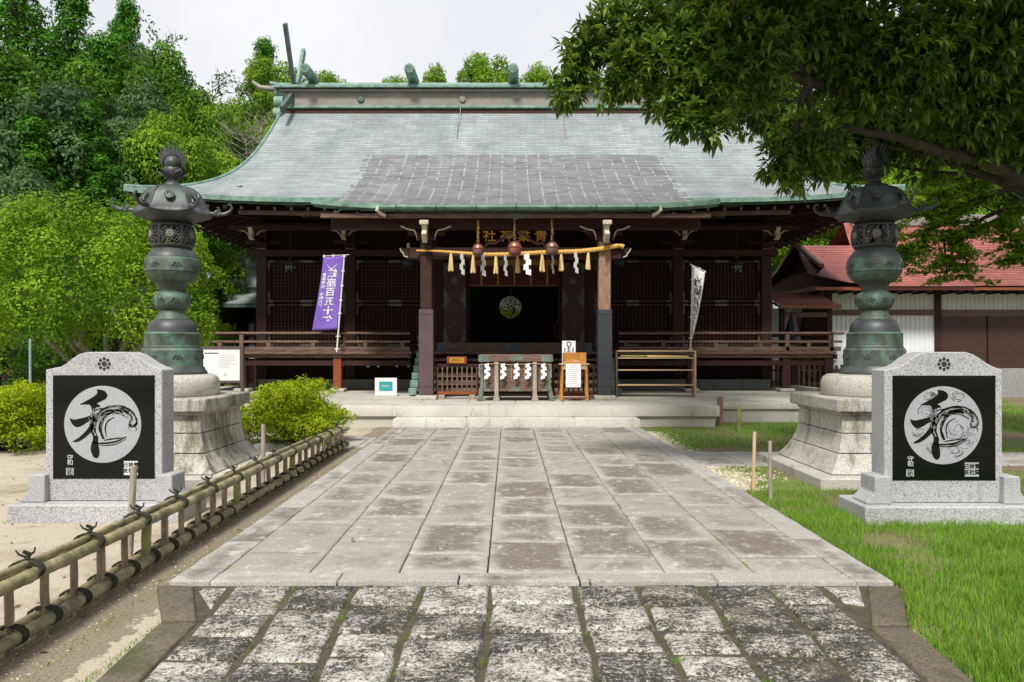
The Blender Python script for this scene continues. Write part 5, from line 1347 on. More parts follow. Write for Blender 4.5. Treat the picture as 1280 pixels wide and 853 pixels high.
monument(-3.79, 7.32, 'granite monument with a brush character on a plain grey disc, left of the path', False)
monument(4.02, 7.23, 'granite monument with a brush character over a swirl patterned disc, right of the path', True)

# ------------------------------------------------------------------ bamboo fence
t = thing('bamboo_fence', 'low bamboo fence with dark green rope ties along the left of the path', 'fence', (-2.6, 7.5, 0))
y_a, y_b = 2.6-7.5, 12.15-7.5
def pole(x, z, r, ya, yb, name, mat, sl=0.0, ph=0.0):
    m = MB(); pts, rr = [], []; y = ya; nxt = ya+ph
    while y < yb:
        pts.append((x+.010*math.sin(y*1.3+ph*7), y, z+.012*math.sin(y*.9+ph*3)+sl*(y-ya))); node = y >= nxt
        rr.append(r*(1.0 if not node else 1.13))
        if node: pts.append((pts[-1][0], y+.012, pts[-1][2])); rr.append(r*.96); nxt = y+.31
        y += .055
    m.tube(pts, rr, 12); o = wpart(m, name, mat, t, smooth=True, angle=70); return o
for (x, z, r, ph) in ((-.045, .405, .032, 0), (.045, .40, .036, .15)): pole(x, z, r, y_a, y_b, 'top_rail', 'bamboo', -.006, ph)
for (x, z, r, ph) in ((-.045, .105, .032, .1), (.045, .10, .036, .2)): pole(x, z, r, y_a, y_b, 'bottom_rail', 'bamboo', 0, ph)
pole(0, .452, .018, y_a, y_b-2.0, 'top_rail', 'bamboo', -.006, .05)
y = 2.75-7.5; k = 0
while y < y_b:
    main = k % 6 == 3; r = .034 if main else rnd.uniform(.022, .027)
    lean = rnd.uniform(-.012, .012); zt = rnd.uniform(.37, .40)
    m = MB(); m.tube([(rnd.uniform(-.006, .006), y+lean*s_*.5, z_) for s_, z_ in ((0, -.03), (.5, .12), (.8, .22), (1, zt))], [r, r, r*1.03, r*.97], 10)
    wpart(m, 'post', 'bamboo_green' if main else 'bamboo_stake', t, smooth=True, angle=60)
    y += .305+rnd.uniform(-.02, .02); k += 1
y = 2.9-7.5; k = 0
def tie(y, z, big):
    m = MB()
    for q in range(4):
        yy = y+(q-1.5)*.011
        m.tube([(.088*math.cos(a)*1.0, yy+.006*math.sin(a*2), z+.052*math.sin(a)) for a in [2*PI*i/14 for i in range(15)]], .0075, 5)
    if big:
        m.tube([(0, y, z+.055), (.01, y+.01, z+.085), (-.01, y-.012, z+.105)], [.016, .014, .010], 6)
        m.tube([(0, y, z+.07), (.03, y+.02, z+.095), (.035, y+.02, z+.12)], [.008, .006, .004], 5); m.tube([(0, y, z+.07), (-.03, y-.02, z+.09), (-.04, y-.03, z+.115)], [.008, .006, .004], 5)
    wpart(m, 'rope_tie', 'tie', t, smooth=True)
while y < y_b-.05:
    tie(y, .41-.006*(y-y_a), True); y += .62
y = 2.75-7.5
while y < y_b-.05:
    tie(y+.03, .10, False); y += .305
# loose stakes
def stake(name, lab, x, y, h, r, mat, lean=(0, 0), kind='stake', square=False):
    t = thing(name, lab, kind, (x, y, 0)); m = MB()
    if square: m.beam((0, 0, -.05), (lean[0], lean[1], h), 2*r, 2*r, up=(0, 1, 0))
    else: m.tube([(0, 0, -.05), (lean[0]*.5, lean[1]*.5, h*.5), (lean[0], lean[1], h)], [r, r*.95, r*.9], 10)
    o = m.build(name, MT[mat], None, smooth=not square, bevel=.004 if square else 0)
    o.location = t.location; tag(o, lab, kind); bpy.data.objects.remove(t); return o
stake('wooden_stake', 'grey wooden stake rising behind the bamboo fence in front of the left monument', -2.70, 5.45, .76, .026, 'wood_grey', (.03, .02))
stake('metal_pipe', 'thin blue grey pipe beside the stake behind the bamboo fence', -2.76, 5.50, .40, .012, 'stake_blue')
sx, sy = gx(331, 575); stake('wooden_stake', 'brown wooden stake rising behind the far end of the bamboo fence', -2.72, 8.5, .75, .026, 'wood_grey', (.0, .01))
sx, sy = gx(941, 615); stake('wooden_stake', 'slim pale square stake in the gravel, left of the pair right of the path', sx, sy, .665, .016, 'wood_pale', (.02, 0), square=True)
sx, sy = gx(963, 628); stake('wooden_stake', 'slim pinkish square stake in the grass, right of the pair right of the path', sx, sy, .635, .015, 'wood_grey', (-.005, 0), square=True)
sx, sy = gx(900, 531); stake('wooden_stake', 'rough brown post stub beside the stone platform', sx, sy, .58, .07, 'wood_worn_lit_v', (.0, 0))
sx, sy = gx(924, 540); stake('bamboo_stake', 'short bamboo stub in the grass beside the stone platform', sx, sy, .48, .045, 'bamboo_green', (.0, 0))

# ------------------------------------------------------------------ building with the red roof, right
t = thing('red_roof_house', 'long white walled house under a red copper roof behind the right lantern', 'house', (18, 26, 0), world_coords=True)
def curved_roof(x0, x1, ye, ze, yr, zr, n, name, mat, lift=0, back=True, ncol=30, sag=.35, xe0=None):
    L = yr-ye; xe0 = x0 if xe0 is None else xe0
    def zf(x, d): u = d/L; return ze+(zr-ze)*(u*(1-sag)+sag*u*u)+lift*max(0, 1-(x-x0)/2.2)**2*(1-u)**2
    rows = [L*i/n for i in range(n+1)]
    xf = lambda u, d: (xe0+(x0-xe0)*(d/L))*(1-u)+x1*u
    part(roof_sheet(rows, xf, zf, lambda d: ye+d, ncol, .016), name, mat, t, recalc=False)
    if back: part(roof_sheet(rows[::2], lambda u, d: xf(1-u, d), zf, lambda d: 2*yr-ye-d, ncol), name, mat, t, recalc=False)
    return zf
zf = curved_roof(12.2, 30, 23.9, 3.52, 28.0, 6.15, 30, 'roof', 'roof_red', .0, xe0=11.2)
part(MB().box(12.4, 30, 27.75, 28.25, 6.0, 6.42), 'ridge', 'patina_tan', t, bevel=.03)
zf2 = curved_roof(9.9, 14.5, 23.85, 3.50, 26.45, 5.12, 20, 'wing_roof', 'roof_red', .25, xe0=9.4, sag=.25)
# west skirt of the wing
m = MB(); idx = []
for k in range(9):
    for h, kk in ((.014, k), (0, k+1)):
        x = 9.4+.65*kk/9; row = []
        for c in range(21):
            u = c/20; inset = .55*kk/9; y = (23.85+inset)+(29.05-2*inset)*0+(5.2-2*inset)*u
            row.append(len(m.v)); m.v.append((x, y, 3.50+.25*(abs(u*2-1)**4)*(1-kk/9)+.68*kk/9+h)); m.uv.append((y, k+(.02 if h else .98)))
        idx.append(row)
for a, b in zip(idx[:-1], idx[1:]):
    for c in range(20): m.f.append((a[c+1], a[c], b[c], b[c+1]))
part(m, 'wing_roof', 'roof_red', t, recalc=False)
m = MB(); m.add([(10.02, 24.3, 4.15), (10.02, 28.6, 4.15), (10.02, 26.45, 5.08)], [(0, 1, 2)]); part(m, 'gable_wall', 'wood_deep', t)
for a, b in ((24.25, 26.45), (28.65, 26.45)): part(MB().beam((9.88, a, 4.20), (9.88, b, 5.16), .14, .12), 'bargeboard', 'wood_red', t)
part(MB().tube([(9.95, 26.45, 4.95), (9.93, 26.3, 4.75), (9.93, 26.45, 4.6), (9.93, 26.6, 4.75), (9.95, 26.45, 4.95)], .05, 6), 'gable_pendant', 'wood_deep', t)
part(MB().box(9.5, 30, 23.95, 24.02, 3.40, 3.50), 'eave_board', 'wood_red', t); part(MB().box(9.45, 9.55, 23.95, 29.0, 3.40, 3.50), 'eave_board', 'wood_red', t)
m = MB(); m.add([(9.5, 24.0, 3.42), (30, 24.0, 3.42), (30, 25.0, 3.62), (10.3, 25.0, 3.62)], [(0, 1, 2, 3)]); part(m, 'eave_boarding', 'wood_deep', t)
for i in range(42):
    x = 9.8+i*.48; part(MB().box(x-.035, x+.035, 24.06, 25.0, 3.33, 3.41), 'rafter', 'wood', t)
YH = 25.0
part(MB().box(10.35, 30, YH+.02, YH+.2, .9, 3.62), 'wall', 'wall_white', t)
m = MB()
for i in range(130):
    x = 10.4+i*.15
    if x > 29.9: break
    m.box(x-.010, x+.010, YH+.005, YH+.02, 1.0, 3.55)
part(m, 'siding_batten', 'wall_white', t)
for x in (10.4, 13.95, 17.0, 20.0, 23.0): part(MB().box(x-.10, x+.10, YH-.06, YH+.02, .5, 3.6), 'wall_post', 'wood', t)
part(MB().box(10.35, 30, YH-.05, YH+.0, 2.66, 2.84), 'wall_beam', 'wood_worn', t); part(MB().box(10.35, 30, YH-.05, YH, 3.44, 3.56), 'wall_beam', 'wood', t)
sh = part(MB().box(14.06, 30, YH-.03, YH+.01, .95, 2.64), 'shutter', 'shutter', t)
m = MB()
for k in range(24): m.box(14.08, 30, YH-.045, YH-.03, .98+k*.068, 1.02+k*.068)
part(m, 'louvre', 'shutter', sh)
for x in (15.55, 17.1, 18.6): part(MB().box(x-.02, x+.02, YH-.06, YH-.045, .95, 2.64), 'shutter_seam', 'wood_deep', sh)
for i in range(14):
    part(MB().box(10.3+i*1.4+.004, 11.7+i*1.4-.004, YH-.14, YH+.1, -.05, .93), 'base_stone', 'stonewall', t, bevel=.012)
part(MB().box(10.35, 10.5, YH, 29, .0, 3.6), 'wall', 'wall_white', t)
part(MB().box(10.2, 30, 30.9, 31.0, 0, 3.6), 'wall', 'wall_white', t)
# entrance porch with its lower red roof
zf3 = curved_roof(8.3, 10.05, 23.3, 2.92, 24.9, 3.38, 12, 'porch_roof', 'roof_red', .0, back=False, ncol=12, xe0=8.15)
part(MB().box(8.2, 10.1, 23.32, 23.40, 2.80, 2.92), 'porch_eave_board', 'wood_red', t)
for i in range(11): x = 8.35+i*.165; part(MB().lathe([(.035, 0), (.035, .8)], 8), 'tmp', 'wood', t) if False else part(MB().tube([(x, 23.36, 2.80), (x, 24.6, 3.1)], .035, 8), 'rafter', 'white_paint' if False else 'wood_worn', t)
for x in (8.45, 9.9): part(MB().box(x-.07, x+.07, 23.7, 23.84, .42, 2.85), 'porch_post', 'wood', t)
part(MB().box(8.4, 10.0, 23.71, 23.83, 2.55, 2.70), 'porch_beam', 'wood_worn', t)
part(MB().box(8.6, 10.34, 25.4, 25.5, .5, 2.9), 'wall', 'wall_white', t)
part(MB().box(9.55, 10.3, 24.9, 25.0, .5, 2.9), 'dark_doorway', 'wood_deep', t)
# folded dark parasol hanging under the porch roof
p = at(990, 420, 23.2); t = thing('folded_parasol', 'dark folded cloth awning hanging under the porch of the red roofed house', 'awning', (p.x, p.y, p.z))
m = MB(); m.lathe([(.30, -.25), (.22, .1), (.10, .5), (.02, .68)], 8); m.build('cloth', 'ink', t); MB().tube([(0, 0, -.3), (0, 0, .75)], .015, 6).build('pole', 'iron', t)
# pickets behind the veranda
def picket_fence(x0, x1, y, h, lab, mat='wood'):
    t = thing('picket_fence', lab, 'fence', ((x0+x1)/2, y, 0)); w = (x1-x0)/2; n = int((x1-x0)/.17)
    for i in range(min(n, 95)): x = -w+.17*i; MB().box(x-.045, x+.045, -.012, .012, .0, h+.02*(i % 2)).build('picket', mat, t)
    for z in (.3*h, .85*h): MB().box(-w, w, .012, .05, z-.03, z+.03).build('rail', mat, t)
picket_fence(8.2, 13.4, 24.0, 1.05, 'brown picket fence between the shrine hall and the red roofed house', 'wood_worn')
# green shrubs behind the right veranda are built with the vegetation

# ------------------------------------------------------------------ buildings on the left
t = thing('side_hall', 'low building with pale copper roof glimpsed between the shrine hall and the round tree', 'building', (-10.5, 28, 0), world_coords=True)
curved_roof(-16, -8.1, 27.2, 3.15, 29.2, 3.75, 10, 'lower_roof', 'roof_green', 0, back=False, ncol=20, sag=.1)
part(MB().box(-16, -8.1, 27.15, 27.3, 3.03, 3.14), 'eave_edge', 'patina_dk', t)
part(MB().box(-16, -8.1, 29.0, 29.3, 3.6, 3.86), 'roof_moulding', 'patina', t)
z_ = curved_roof(-17, -8.0, 28.9, 3.86, 32.2, 5.6, 16, 'upper_roof', 'roof_green', 0, ncol=20, sag=.3)
part(MB().box(-16, -8.2, 28.4, 28.5, 0, 3.4), 'wall', 'wood_deep', t)
for i in range(9): x = -15.8+i*.93; part(MB().box(x-.09, x+.09, 28.26, 28.4, 0, 3.2), 'wall_post', 'wood', t)
for x in (-9.35, -10.3): 
    w_ = part(MB().box(x-.24, x+.24, 28.34, 28.36, 1.2, 2.5), 'window', 'stake_blue', t); part(MB().box(x-.02, x+.02, 28.32, 28.34, 1.2, 2.5), 'window_bar', 'wood', w_)
t = thing('wooden_corridor', 'long dark timber building with lattice windows behind the round tree', 'building', (-15, 25, 0), world_coords=True)
part(MB().box(-24, -10.6, 24.6, 29, .55, 2.8), 'wall', 'wood_deep', t)
for i in range(15):
    x = -23.8+i*.94; part(MB().box(x-.09, x+.09, 24.42, 24.6, 0, 2.9), 'wall_post', 'wood', t)
    if i < 14:
        wf = part(MB().box(x+.12, x+.82, 24.5, 24.55, 1.2, 2.3), 'window', 'iron', t)
        m = MB()
        for q in range(1, 6): m.box(x+.12+q*.117-.01, x+.12+q*.117+.01, 24.47, 24.5, 1.2, 2.3)
        m.box(x+.12, x+.82, 24.46, 24.5, 1.18, 1.24).box(x+.12, x+.82, 24.46, 24.5, 2.28, 2.34); part(m, 'window_lattice', 'wood', wf)
part(MB().box(-24, -10.6, 24.2, 24.6, .78, .92), 'sill_ledge', 'wood_worn', t)
m = MB()
for i in range(90): x = -24+i*.148; m.box(x-.03, x+.03, 24.3, 24.34, 0, .78)
part(m, 'skirting_pickets', 'wood_worn', t)
part(MB().box(-24, -10.6, 24.34, 24.4, 0, .78), 'dark_underfloor', 'interior', t)  # near-black sheet standing in for the shade below the floor
curved_roof(-25, -10.2, 23.6, 2.75, 26.5, 4.2, 14, 'roof', 'roof_green', 0, ncol=20, sag=.3)
stake('lamp_pole', 'thin grey metal pole left of the left monument', -8.35, 13.4, 1.76, .022, 'stake_blue', kind='pole')
t = thing('small_sign', 'small tilted information panel on a dark stand beside the grey pole', 'sign', (-7.95, 13.8, 0))
for s in (-1, 1): MB().box(s*.2-.02, s*.2+.02, -.02, .02, 0, .98).build('leg', 'iron', t)
q = Matrix.Rotation(R(-35), 3, 'X'); MB().cbox((0, 0, 1.02), (.62, .03, .42), q).build('panel', 'white', t); MB().cbox((0, .02, 1.00), (.68, .03, .48), q).build('frame', 'iron', t)

# ------------------------------------------------------------------ vegetation
MT['leaf_far1'] = M_leaf('forest_leaf', (.030, .095, .008), (.13, .30, .02), .35)
MT['leaf_far2'] = M_leaf('cedar_leaf', (.020, .085, .008), (.095, .29, .022), .3)
MT['leaf_far3'] = M_leaf('grey_green_leaf', (.035, .085, .028), (.16, .25, .10), .35)
MT['leaf_far4'] = M_leaf('light_green_leaf', (.075, .17, .010), (.27, .44, .035), .4)
MT['leaf_round'] = M_leaf('round_tree_leaf', (.060, .16, .010), (.29, .46, .030), .38)
MT['leaf_yel'] = M_leaf('yellow_green_foliage', (.11, .20, .006), (.47, .56, .02), .4)
MT['leaf_big'] = M_leaf('long_evergreen_leaf', (.026, .075, .010), (.22, .34, .045), .32, .42, .25)
MT['leaf_fine'] = M_leaf('fine_maple_leaf', (.09, .20, .012), (.32, .50, .04), .5)
MT['dead'] = M_leaf('dry_brown_leaf', (.16, .10, .05), (.30, .22, .12), .2)

def crown_points(blobs, per, shell=.55, topbias=.35, flat=1.0):
    """leaf positions near the skin of many overlapping uneven clumps"""
    P, N_, T = [], [], []
    for (cx, cy, cz, r) in blobs:
        n = max(8, int(per*r*r)); d = sph(n); d[:, 2] = np.where(nr.uniform(0, 1, n) < topbias, np.abs(d[:, 2]), d[:, 2])
        k = 1+.22*np.sin(d[:, 0]*5+cx*3)*np.cos(d[:, 1]*6+cz*2)+.12*np.sin(d[:, 2]*9+cy*5)
        rad = r*k*(1-shell*nr.uniform(0, 1, n)**2.2)
        q = d*rad[:, None]; q[:, 2] *= flat
        P.append(q+np.array([cx, cy, cz])); N_.append(d+np.array([0, 0, .35])); T.append(np.clip(nr.normal(rnd.uniform(.15, .85), .18, n), 0, 1))
    return np.concatenate(P), np.concatenate(N_), np.concatenate(T)
def limb(m, a, b, r0, r1, wob=.15, n=7):
    a, b = Vector(a), Vector(b); L = (b-a).length; pts = []; rr = []
    for i in range(n+1):
        u = i/n; p = a.lerp(b, u); s_ = math.sin(PI*u)*wob*L*.35
        p += Vector((noise3((a.x+u*2, a.y, b.z), 1.3), noise3((a.y+u*2, b.x, 3), 1.3), noise3((b.x, u*2, 9), 1.3)*.6))*s_*2
        pts.append(tuple(p)); rr.append(r0+(r1-r0)*u)
    m.tube(pts, rr, 7); return pts
def make_tree(name, lab, cat, h, crown_r, z0, leaf, size, per, nb=26, trunk_r=.2, mode='round', bark='bark', group=None, aspect=.55, loc=(0, 0, 0), blobr=(.22, .38), fold=.25, jit=.7, shell=.55):
    t = thing(name, lab, cat, loc, group=group); blobs = []
    for i in range(nb):
        u = (i+.5)/nb
        if mode == 'cone': z = z0+(h-z0)*u; R_ = crown_r*(1-u)**.75+.15; br = crown_r*rnd.uniform(*blobr)*(1.05-.55*u)
        elif mode == 'dome': z = z0+(h-z0)*rnd.uniform(.0, .92)**.9; R_ = crown_r*math.sqrt(max(.03, 1-((z-z0)/(h-z0))**2)); br = crown_r*rnd.uniform(*blobr)
        else: z = z0+(h-z0)*rnd.uniform(.08, .93); R_ = crown_r*math.sqrt(max(.02, 1-((z-(z0+h)/2)/((h-z0)/2))**2)); br = crown_r*rnd.uniform(*blobr)
        a = i*2.399+rnd.uniform(-.4, .4); q = rnd.uniform(.55, .98) if mode != 'cone' else rnd.uniform(.35, .9)
        blobs.append((R_*q*math.cos(a), R_*q*math.sin(a), z, br))
    if mode == 'cone': blobs.append((0, 0, h-.2, crown_r*.2))
    P, N_, T = crown_points(blobs, per, shell=shell)
    leafcloud('crown', P, N_, size, leaf, t, aspect, T, jit, fold=fold)
    m = MB(); top = z0+(h-z0)*(.9 if mode == 'cone' else .6)
    m.tube([(0, 0, -.6), (0, 0, .1), (.05*h*.1, 0, z0*.7), (0, .05, z0+(h-z0)*.3), (0, 0, top)], [trunk_r*1.5, trunk_r, trunk_r*.8, trunk_r*.6, trunk_r*.15], 9)
    for b in blobs[::2]: limb(m, (0, 0, max(z0*.6, b[2]-crown_r*.5)), (b[0]*.85, b[1]*.85, b[2]), trunk_r*.32, trunk_r*.06)
    m.build('trunk', bark, t, smooth=True)
    return t
# prototypes of the wood, then copies with their own label
PROT = {}
def plant(kind, lab, x, y, s=1.0, rz=None, sz=None, z=None, tag_=None):
    g_ = 'trees of the wooded hill'
    if kind not in PROT:
        if kind == 'broad': o = make_tree('broadleaf_tree', lab, 'tree', 11, 3.6, 2.0, 'leaf_far1', .17, 1300, 60, .25, blobr=(.15, .27), jit=.42, shell=.35)
        elif kind == 'cedar': o = make_tree('cedar_tree', lab, 'tree', 14, 3.0, 1.6, 'leaf_far2', .17, 1500, 100, .25, 'cone', blobr=(.16, .28), aspect=.45, jit=.42, shell=.35)
        elif kind == 'grey': o = make_tree('grey_green_tree', lab, 'tree', 9.5, 3.4, 1.6, 'leaf_far3', .17, 1200, 56, .22, blobr=(.15, .27), jit=.42, shell=.35)
        elif kind == 'light': o = make_tree('light_green_tree', lab, 'tree', 9, 3.2, 1.5, 'leaf_far4', .15, 1400, 54, .2, blobr=(.15, .27), jit=.42, shell=.35)
        elif kind == 'pine': o = make_tree('pine_tree', lab, 'tree', 12, 2.7, 7.5, 'leaf_far4', .16, 1500, 40, .2, 'dome', blobr=(.12, .30), bark='bark_pale', jit=.42, shell=.5)
        PROT[kind] = o
    else: o = copy_tree(PROT[kind]); o['label'] = lab
    o.location = (x, y, hill(x, y)-.1 if z is None else z); o.rotation_euler.z = rnd.uniform(0, 6.28) if rz is None else rz
    o.scale = (s, s, s if sz is None else sz); o['group'] = g_
    return o
def pt_tree(kind, lab, px, pytop, Y, s):
    """tree whose crown top appears near a pixel of the photo: real position on the hill, height from the top"""
    H = {'broad': 11, 'cedar': 14, 'grey': 9.5, 'light': 9, 'pine': 12}[kind]
    p = at(px, pytop, Y); g0 = hill(p.x, Y)-.1; return plant(kind, lab, p.x, Y, s, sz=max(.35, (p.z-g0)/H/1.02))
lf = [('cedar', 20, -60, 31, 1.25, 'dark cedar filling the top left corner of the wood'), ('cedar', 90, -20, 34, 1.2, 'tall cedar beside the top left corner with its tip out of view'),
      ('broad', 60, 60, 29, 1.05, 'broad tree with dense green crown on the far left of the wood'), ('grey', 10, 95, 26, 1.0, 'grey green tree at the left edge of the wood halfway up'),
      ('cedar', 130, 45, 33, 1.0, 'cedar with puffy bright foliage right of the tallest trees'), ('broad', 185, 45, 36, 1.05, 'broad crown under the bare sky left of the roof ridge'),
      ('grey', 150, 110, 29, .95, 'grey green tree above the left lantern'), ('broad', 225, 85, 34, .85, 'broad tree whose crown ends the tall part of the wood'), ('light', 265, 110, 33, .8, 'yellowish green tree nearest the left end of the roof'),
      ('light', 215, 140, 28, .75, 'light green tree just behind the left lantern finial'), ('cedar', 110, 130, 26, .8, 'cedar low on the slope behind the round tree'), ('cedar', 40, 150, 24.5, .8, 'cedar low at the left edge above the round tree'),
      ('grey', 15, 215, 21.5, .6, 'low grey green tree at the far left edge touching the round tree'), ('broad', 175, 170, 27.5, .75, 'broad tree low behind the left lantern roof'), ('grey', 285, 165, 36, .65, 'grey green tree against the roof end'),
      ('broad', 300, 215, 38, .7, 'dark broad tree under the left eave behind the hall'), ('cedar', 160, 0, 45, 1.1, 'distant cedar on the crest of the wood'), ('cedar', 232, 118, 47, .9, 'distant cedar peeping over the broad crowns'),
      ('light', 320, 130, 42, .8, 'light tree with bare twigs beside the roof ridge tip'), ('broad', -60, 40, 27, 1.1, 'broad tree cut by the left frame edge'), ('broad', 250, 190, 31, .7, 'broad tree low between the lantern and the roof')]
for k_, px, py, Y, s, lab in lf: pt_tree(k_, lab, px, py, Y, s)
for k_, px, py, Y, s, lab in (('pine', 343, 72, 48, 1.1, 'round pine crown left of the crossed finials'), ('pine', 408, 86, 50, 1.0, 'low pine crown right of the crossed finials'), ('pine', 497, 92, 54, .9, 'small pine top left of the second ridge log'),
      ('pine', 545, 84, 52, .75, 'pine top right of the second ridge log'), ('pine', 605, 64, 50, 1.1, 'highest pine top over the middle of the roof'), ('pine', 660, 82, 52, 1.0, 'pine top right of the third ridge log'), ('pine', 735, 84, 52, .9, 'pine top partly behind the overhanging branch')):
    pt_tree(k_, lab, px, py, Y, s)
rf_ = [('light', 960, 95, 37, 1.1, 'light green tree behind the right end of the roof'), ('broad', 1010, 60, 42, 1.1, 'tall broad tree behind the overhanging branches'), ('light', 1060, 130, 36, 1.0, 'light green tree above the red roof, left part'),
       ('light', 1130, 190, 33, .7, 'yellow green tree standing against the left slope of the red roof'), ('broad', 1120, 60, 42, 1.1, 'tall dark tree behind the middle of the red roof'), ('light', 1190, 150, 36, .9, 'light green tree over the ridge of the red roof'),
       ('broad', 1230, 80, 41, 1.1, 'tall dark tree behind the right part of the red roof'), ('cedar', 1290, 60, 38, 1.0, 'cedar at the right frame edge behind the red roof'), ('light', 1260, 190, 33, .8, 'light tree low over the right end of the red ridge'),
       ('broad', 975, 250, 40, .8, 'dark tree in the gap between the hall and the red gable')]
for k_, px, py, Y, s, lab in rf_: pt_tree(k_, lab, px, py, Y, s)
# second rank to close the wood
n_ = 0
for i, (x, y) in enumerate(((24, 35), (29, 38), (34, 35), (39, 39), (45, 36), (50, 34))): plant(('broad', 'light', 'cedar')[i % 3], ('broad tree', 'light green tree', 'cedar')[i % 3]+' in the row behind the far right end of the red roof', x, y, 1.0)
for i in range(16):
    x = -46+i*3.2+rnd.uniform(-1, 1); y = 50+rnd.uniform(-4, 6)
    if x > -14: break
    plant(('cedar', 'broad', 'grey')[i % 3], 'tree of the merged rear rank high on the left slope', x, y, 1.2)
for i in range(9):
    x = 14+i*4.4; plant(('broad', 'light')[i % 2], 'tree of the merged rear rank behind the red roof', x, 50+rnd.uniform(-3, 5), 1.15)
# trees on the near side of the court, behind the viewer
for i, (x, y, k_, lab) in enumerate(((-14, -17, 'broad', 'broad tree behind the viewer, left'), (-6, -20, 'cedar', 'cedar behind the viewer, left of the approach'), (1.5, -24, 'broad', 'broad tree at the far end of the approach behind the viewer'), (8, -19, 'cedar', 'cedar behind the viewer, right of the approach'), (15, -16, 'broad', 'broad tree behind the viewer, right'), (20, -6, 'broad', 'broad tree at the right side of the court'), (-19, -8, 'cedar', 'cedar at the left side of the court'), (-3, -28, 'broad', 'broad tree in the second row behind the viewer'), (6, -30, 'cedar', 'cedar in the second row behind the viewer'))):
    o = plant(k_, lab, x, y, .95, z=0); o['group'] = 'trees behind the viewer'
# twiggy sparse sapling against the sky
def twig_tree(px, py, Y, lab, mat, n=420):
    p = at(px, py, Y); g0 = hill(p.x, Y); t = thing('sparse_tree', lab, 'tree', (p.x, Y, g0)); h = p.z-g0; m = MB(); P = []
    m.tube([(0, 0, -.3), (.1, 0, h*.6), (.15, .1, h*.8), (.1, 0, h*.93)], [.12, .06, .03, .008], 6)
    for k in range(30):
        z = h*rnd.uniform(.55, .92); a = rnd.uniform(0, 6.28); L = rnd.uniform(.5, 1.7); e = (math.cos(a)*L, math.sin(a)*L, z+L*.6)
        pts = limb(m, (.1, 0, z), e, .022, .005, .35)
        for w_ in range(3): limb(m, pts[2+w_], (pts[2+w_][0]+rnd.uniform(-.5, .5), pts[2+w_][1]+rnd.uniform(-.5, .5), pts[2+w_][2]+rnd.uniform(.2, .6)), .010, .003, .3, 3)
        for q in range(n//30): u = rnd.uniform(.35, 1.05); P.append((e[0]*u+rnd.gauss(0, .14), e[1]*u+rnd.gauss(0, .14), z+(e[2]-z)*u+rnd.gauss(0, .14)))
    P = np.array(P)
    if len(P): leafcloud('foliage', P, sph(len(P)), .20, mat, t, .5)
    m.build('trunk', 'bark_pale' if n < 100 else 'bark', t, smooth=True)
twig_tree(205, 8, 36, 'sparse twiggy treetop standing out against the sky above the wood', 'leaf_far3', 900)
twig_tree(163, 25, 36, 'small sparse treetop left of the larger twiggy one against the sky', 'leaf_far3', 500)
twig_tree(262, 66, 36, 'sparse tree tip nearest the open sky on the right of the wood', 'leaf_far3', 600)
twig_tree(303, 130, 31, 'bare pale twigs beside the left end of the roof', 'leaf_far3', 60)
twig_tree(325, 120, 33, 'bare pale branches rising just left of the ridge end', 'leaf_far3', 40)
# the clipped round tree on the left
def round_tree():
    Yc = 15.8; c = at(120, 400, Yc); t = thing('round_tree', 'clipped round tree with bright green leaves behind the left monument', 'tree', (c.x, Yc, 0))
    blobs = []
    for i in range(170):
        u = i/170; z = 1.75+2.55*(u**.9); R_ = 2.42*math.sqrt(max(.0, 1-((z-2.3)/2.25)**2)) if z > 2.3 else 2.42*(.90+.10*(z-1.75)/.55)
        a = i*2.399; q = rnd.uniform(.78, .97) if i % 5 else rnd.uniform(.3, .7)
        blobs.append((R_*q*math.cos(a)*1.04, R_*q*math.sin(a), z, rnd.uniform(.26, .46)))
    P, N_, T = crown_points(blobs, 3300, .4, .25)
    leafcloud('crown', P, N_, .078, 'leaf_round', t, .5, T, .45)
    m = MB(); m.tube([(0, 0, -.1), (.05, 0, .5), (0, 0, .9)], [.19, .15, .14], 9)
    for k in range(9):
        a = k*2.399; L = rnd.uniform(1.2, 2.1); p1 = (L*.45*math.cos(a), L*.45*math.sin(a), 1.5+rnd.uniform(0, .4)); p2 = (L*math.cos(a), L*math.sin(a), 2.4+rnd.uniform(0, 1.0))
        limb(m, (0, 0, .75), p1, .085, .05, .2); limb(m, p1, p2, .05, .02, .3); limb(m, p1, (p2[0]*.7+.4, p2[1]*.7-.4, p2[2]+.4), .04, .015, .3)
    m.build('trunk', 'bark_pale', t, smooth=True)
round_tree()
def bush(name, lab, px, py_base, Y, w, h, leaf, size, per, nb=26, spiky=False, z0=0.0, cat='shrub', x=None, gap=0, flat=.9):
    x = ((px-636)*Y/960) if x is None else x
    t = thing(name, lab, cat, (x, Y, z0)); blobs = []
    for i in range(nb):
        a = i*2.399; u = rnd.random(); z = h*(.12+.74*u); R_ = w*math.sqrt(max(.05, 1-(z/h)**2.2))*rnd.uniform(.35, .92)
        blobs.append((R_*math.cos(a), R_*.8*math.sin(a), z, rnd.uniform(.20, .32)*min(w, h)))
    if spiky:
        extra = []
        for b in blobs:
            for k in range(6):
                d = sph(1)[0]; d[2] = abs(d[2])*.8+.15; extra.append((b[0]+d[0]*b[3]*1.1, b[1]+d[1]*b[3]*1.1, b[2]+d[2]*b[3]*.9, b[3]*rnd.uniform(.25, .42)))
        blobs += extra
    P, N_, T = crown_points(blobs, per, .5, .3, flat)
    leafcloud('foliage', P, N_, size, leaf, t, .45, T, .6)
    m = MB()
    for b in blobs[:nb:2]: limb(m, (b[0]*.15, b[1]*.15, 0), (b[0]*.8, b[1]*.8, b[2]), .028, .009, .2, 5)
    m.build('stem', 'bark', t, smooth=True)
    return t
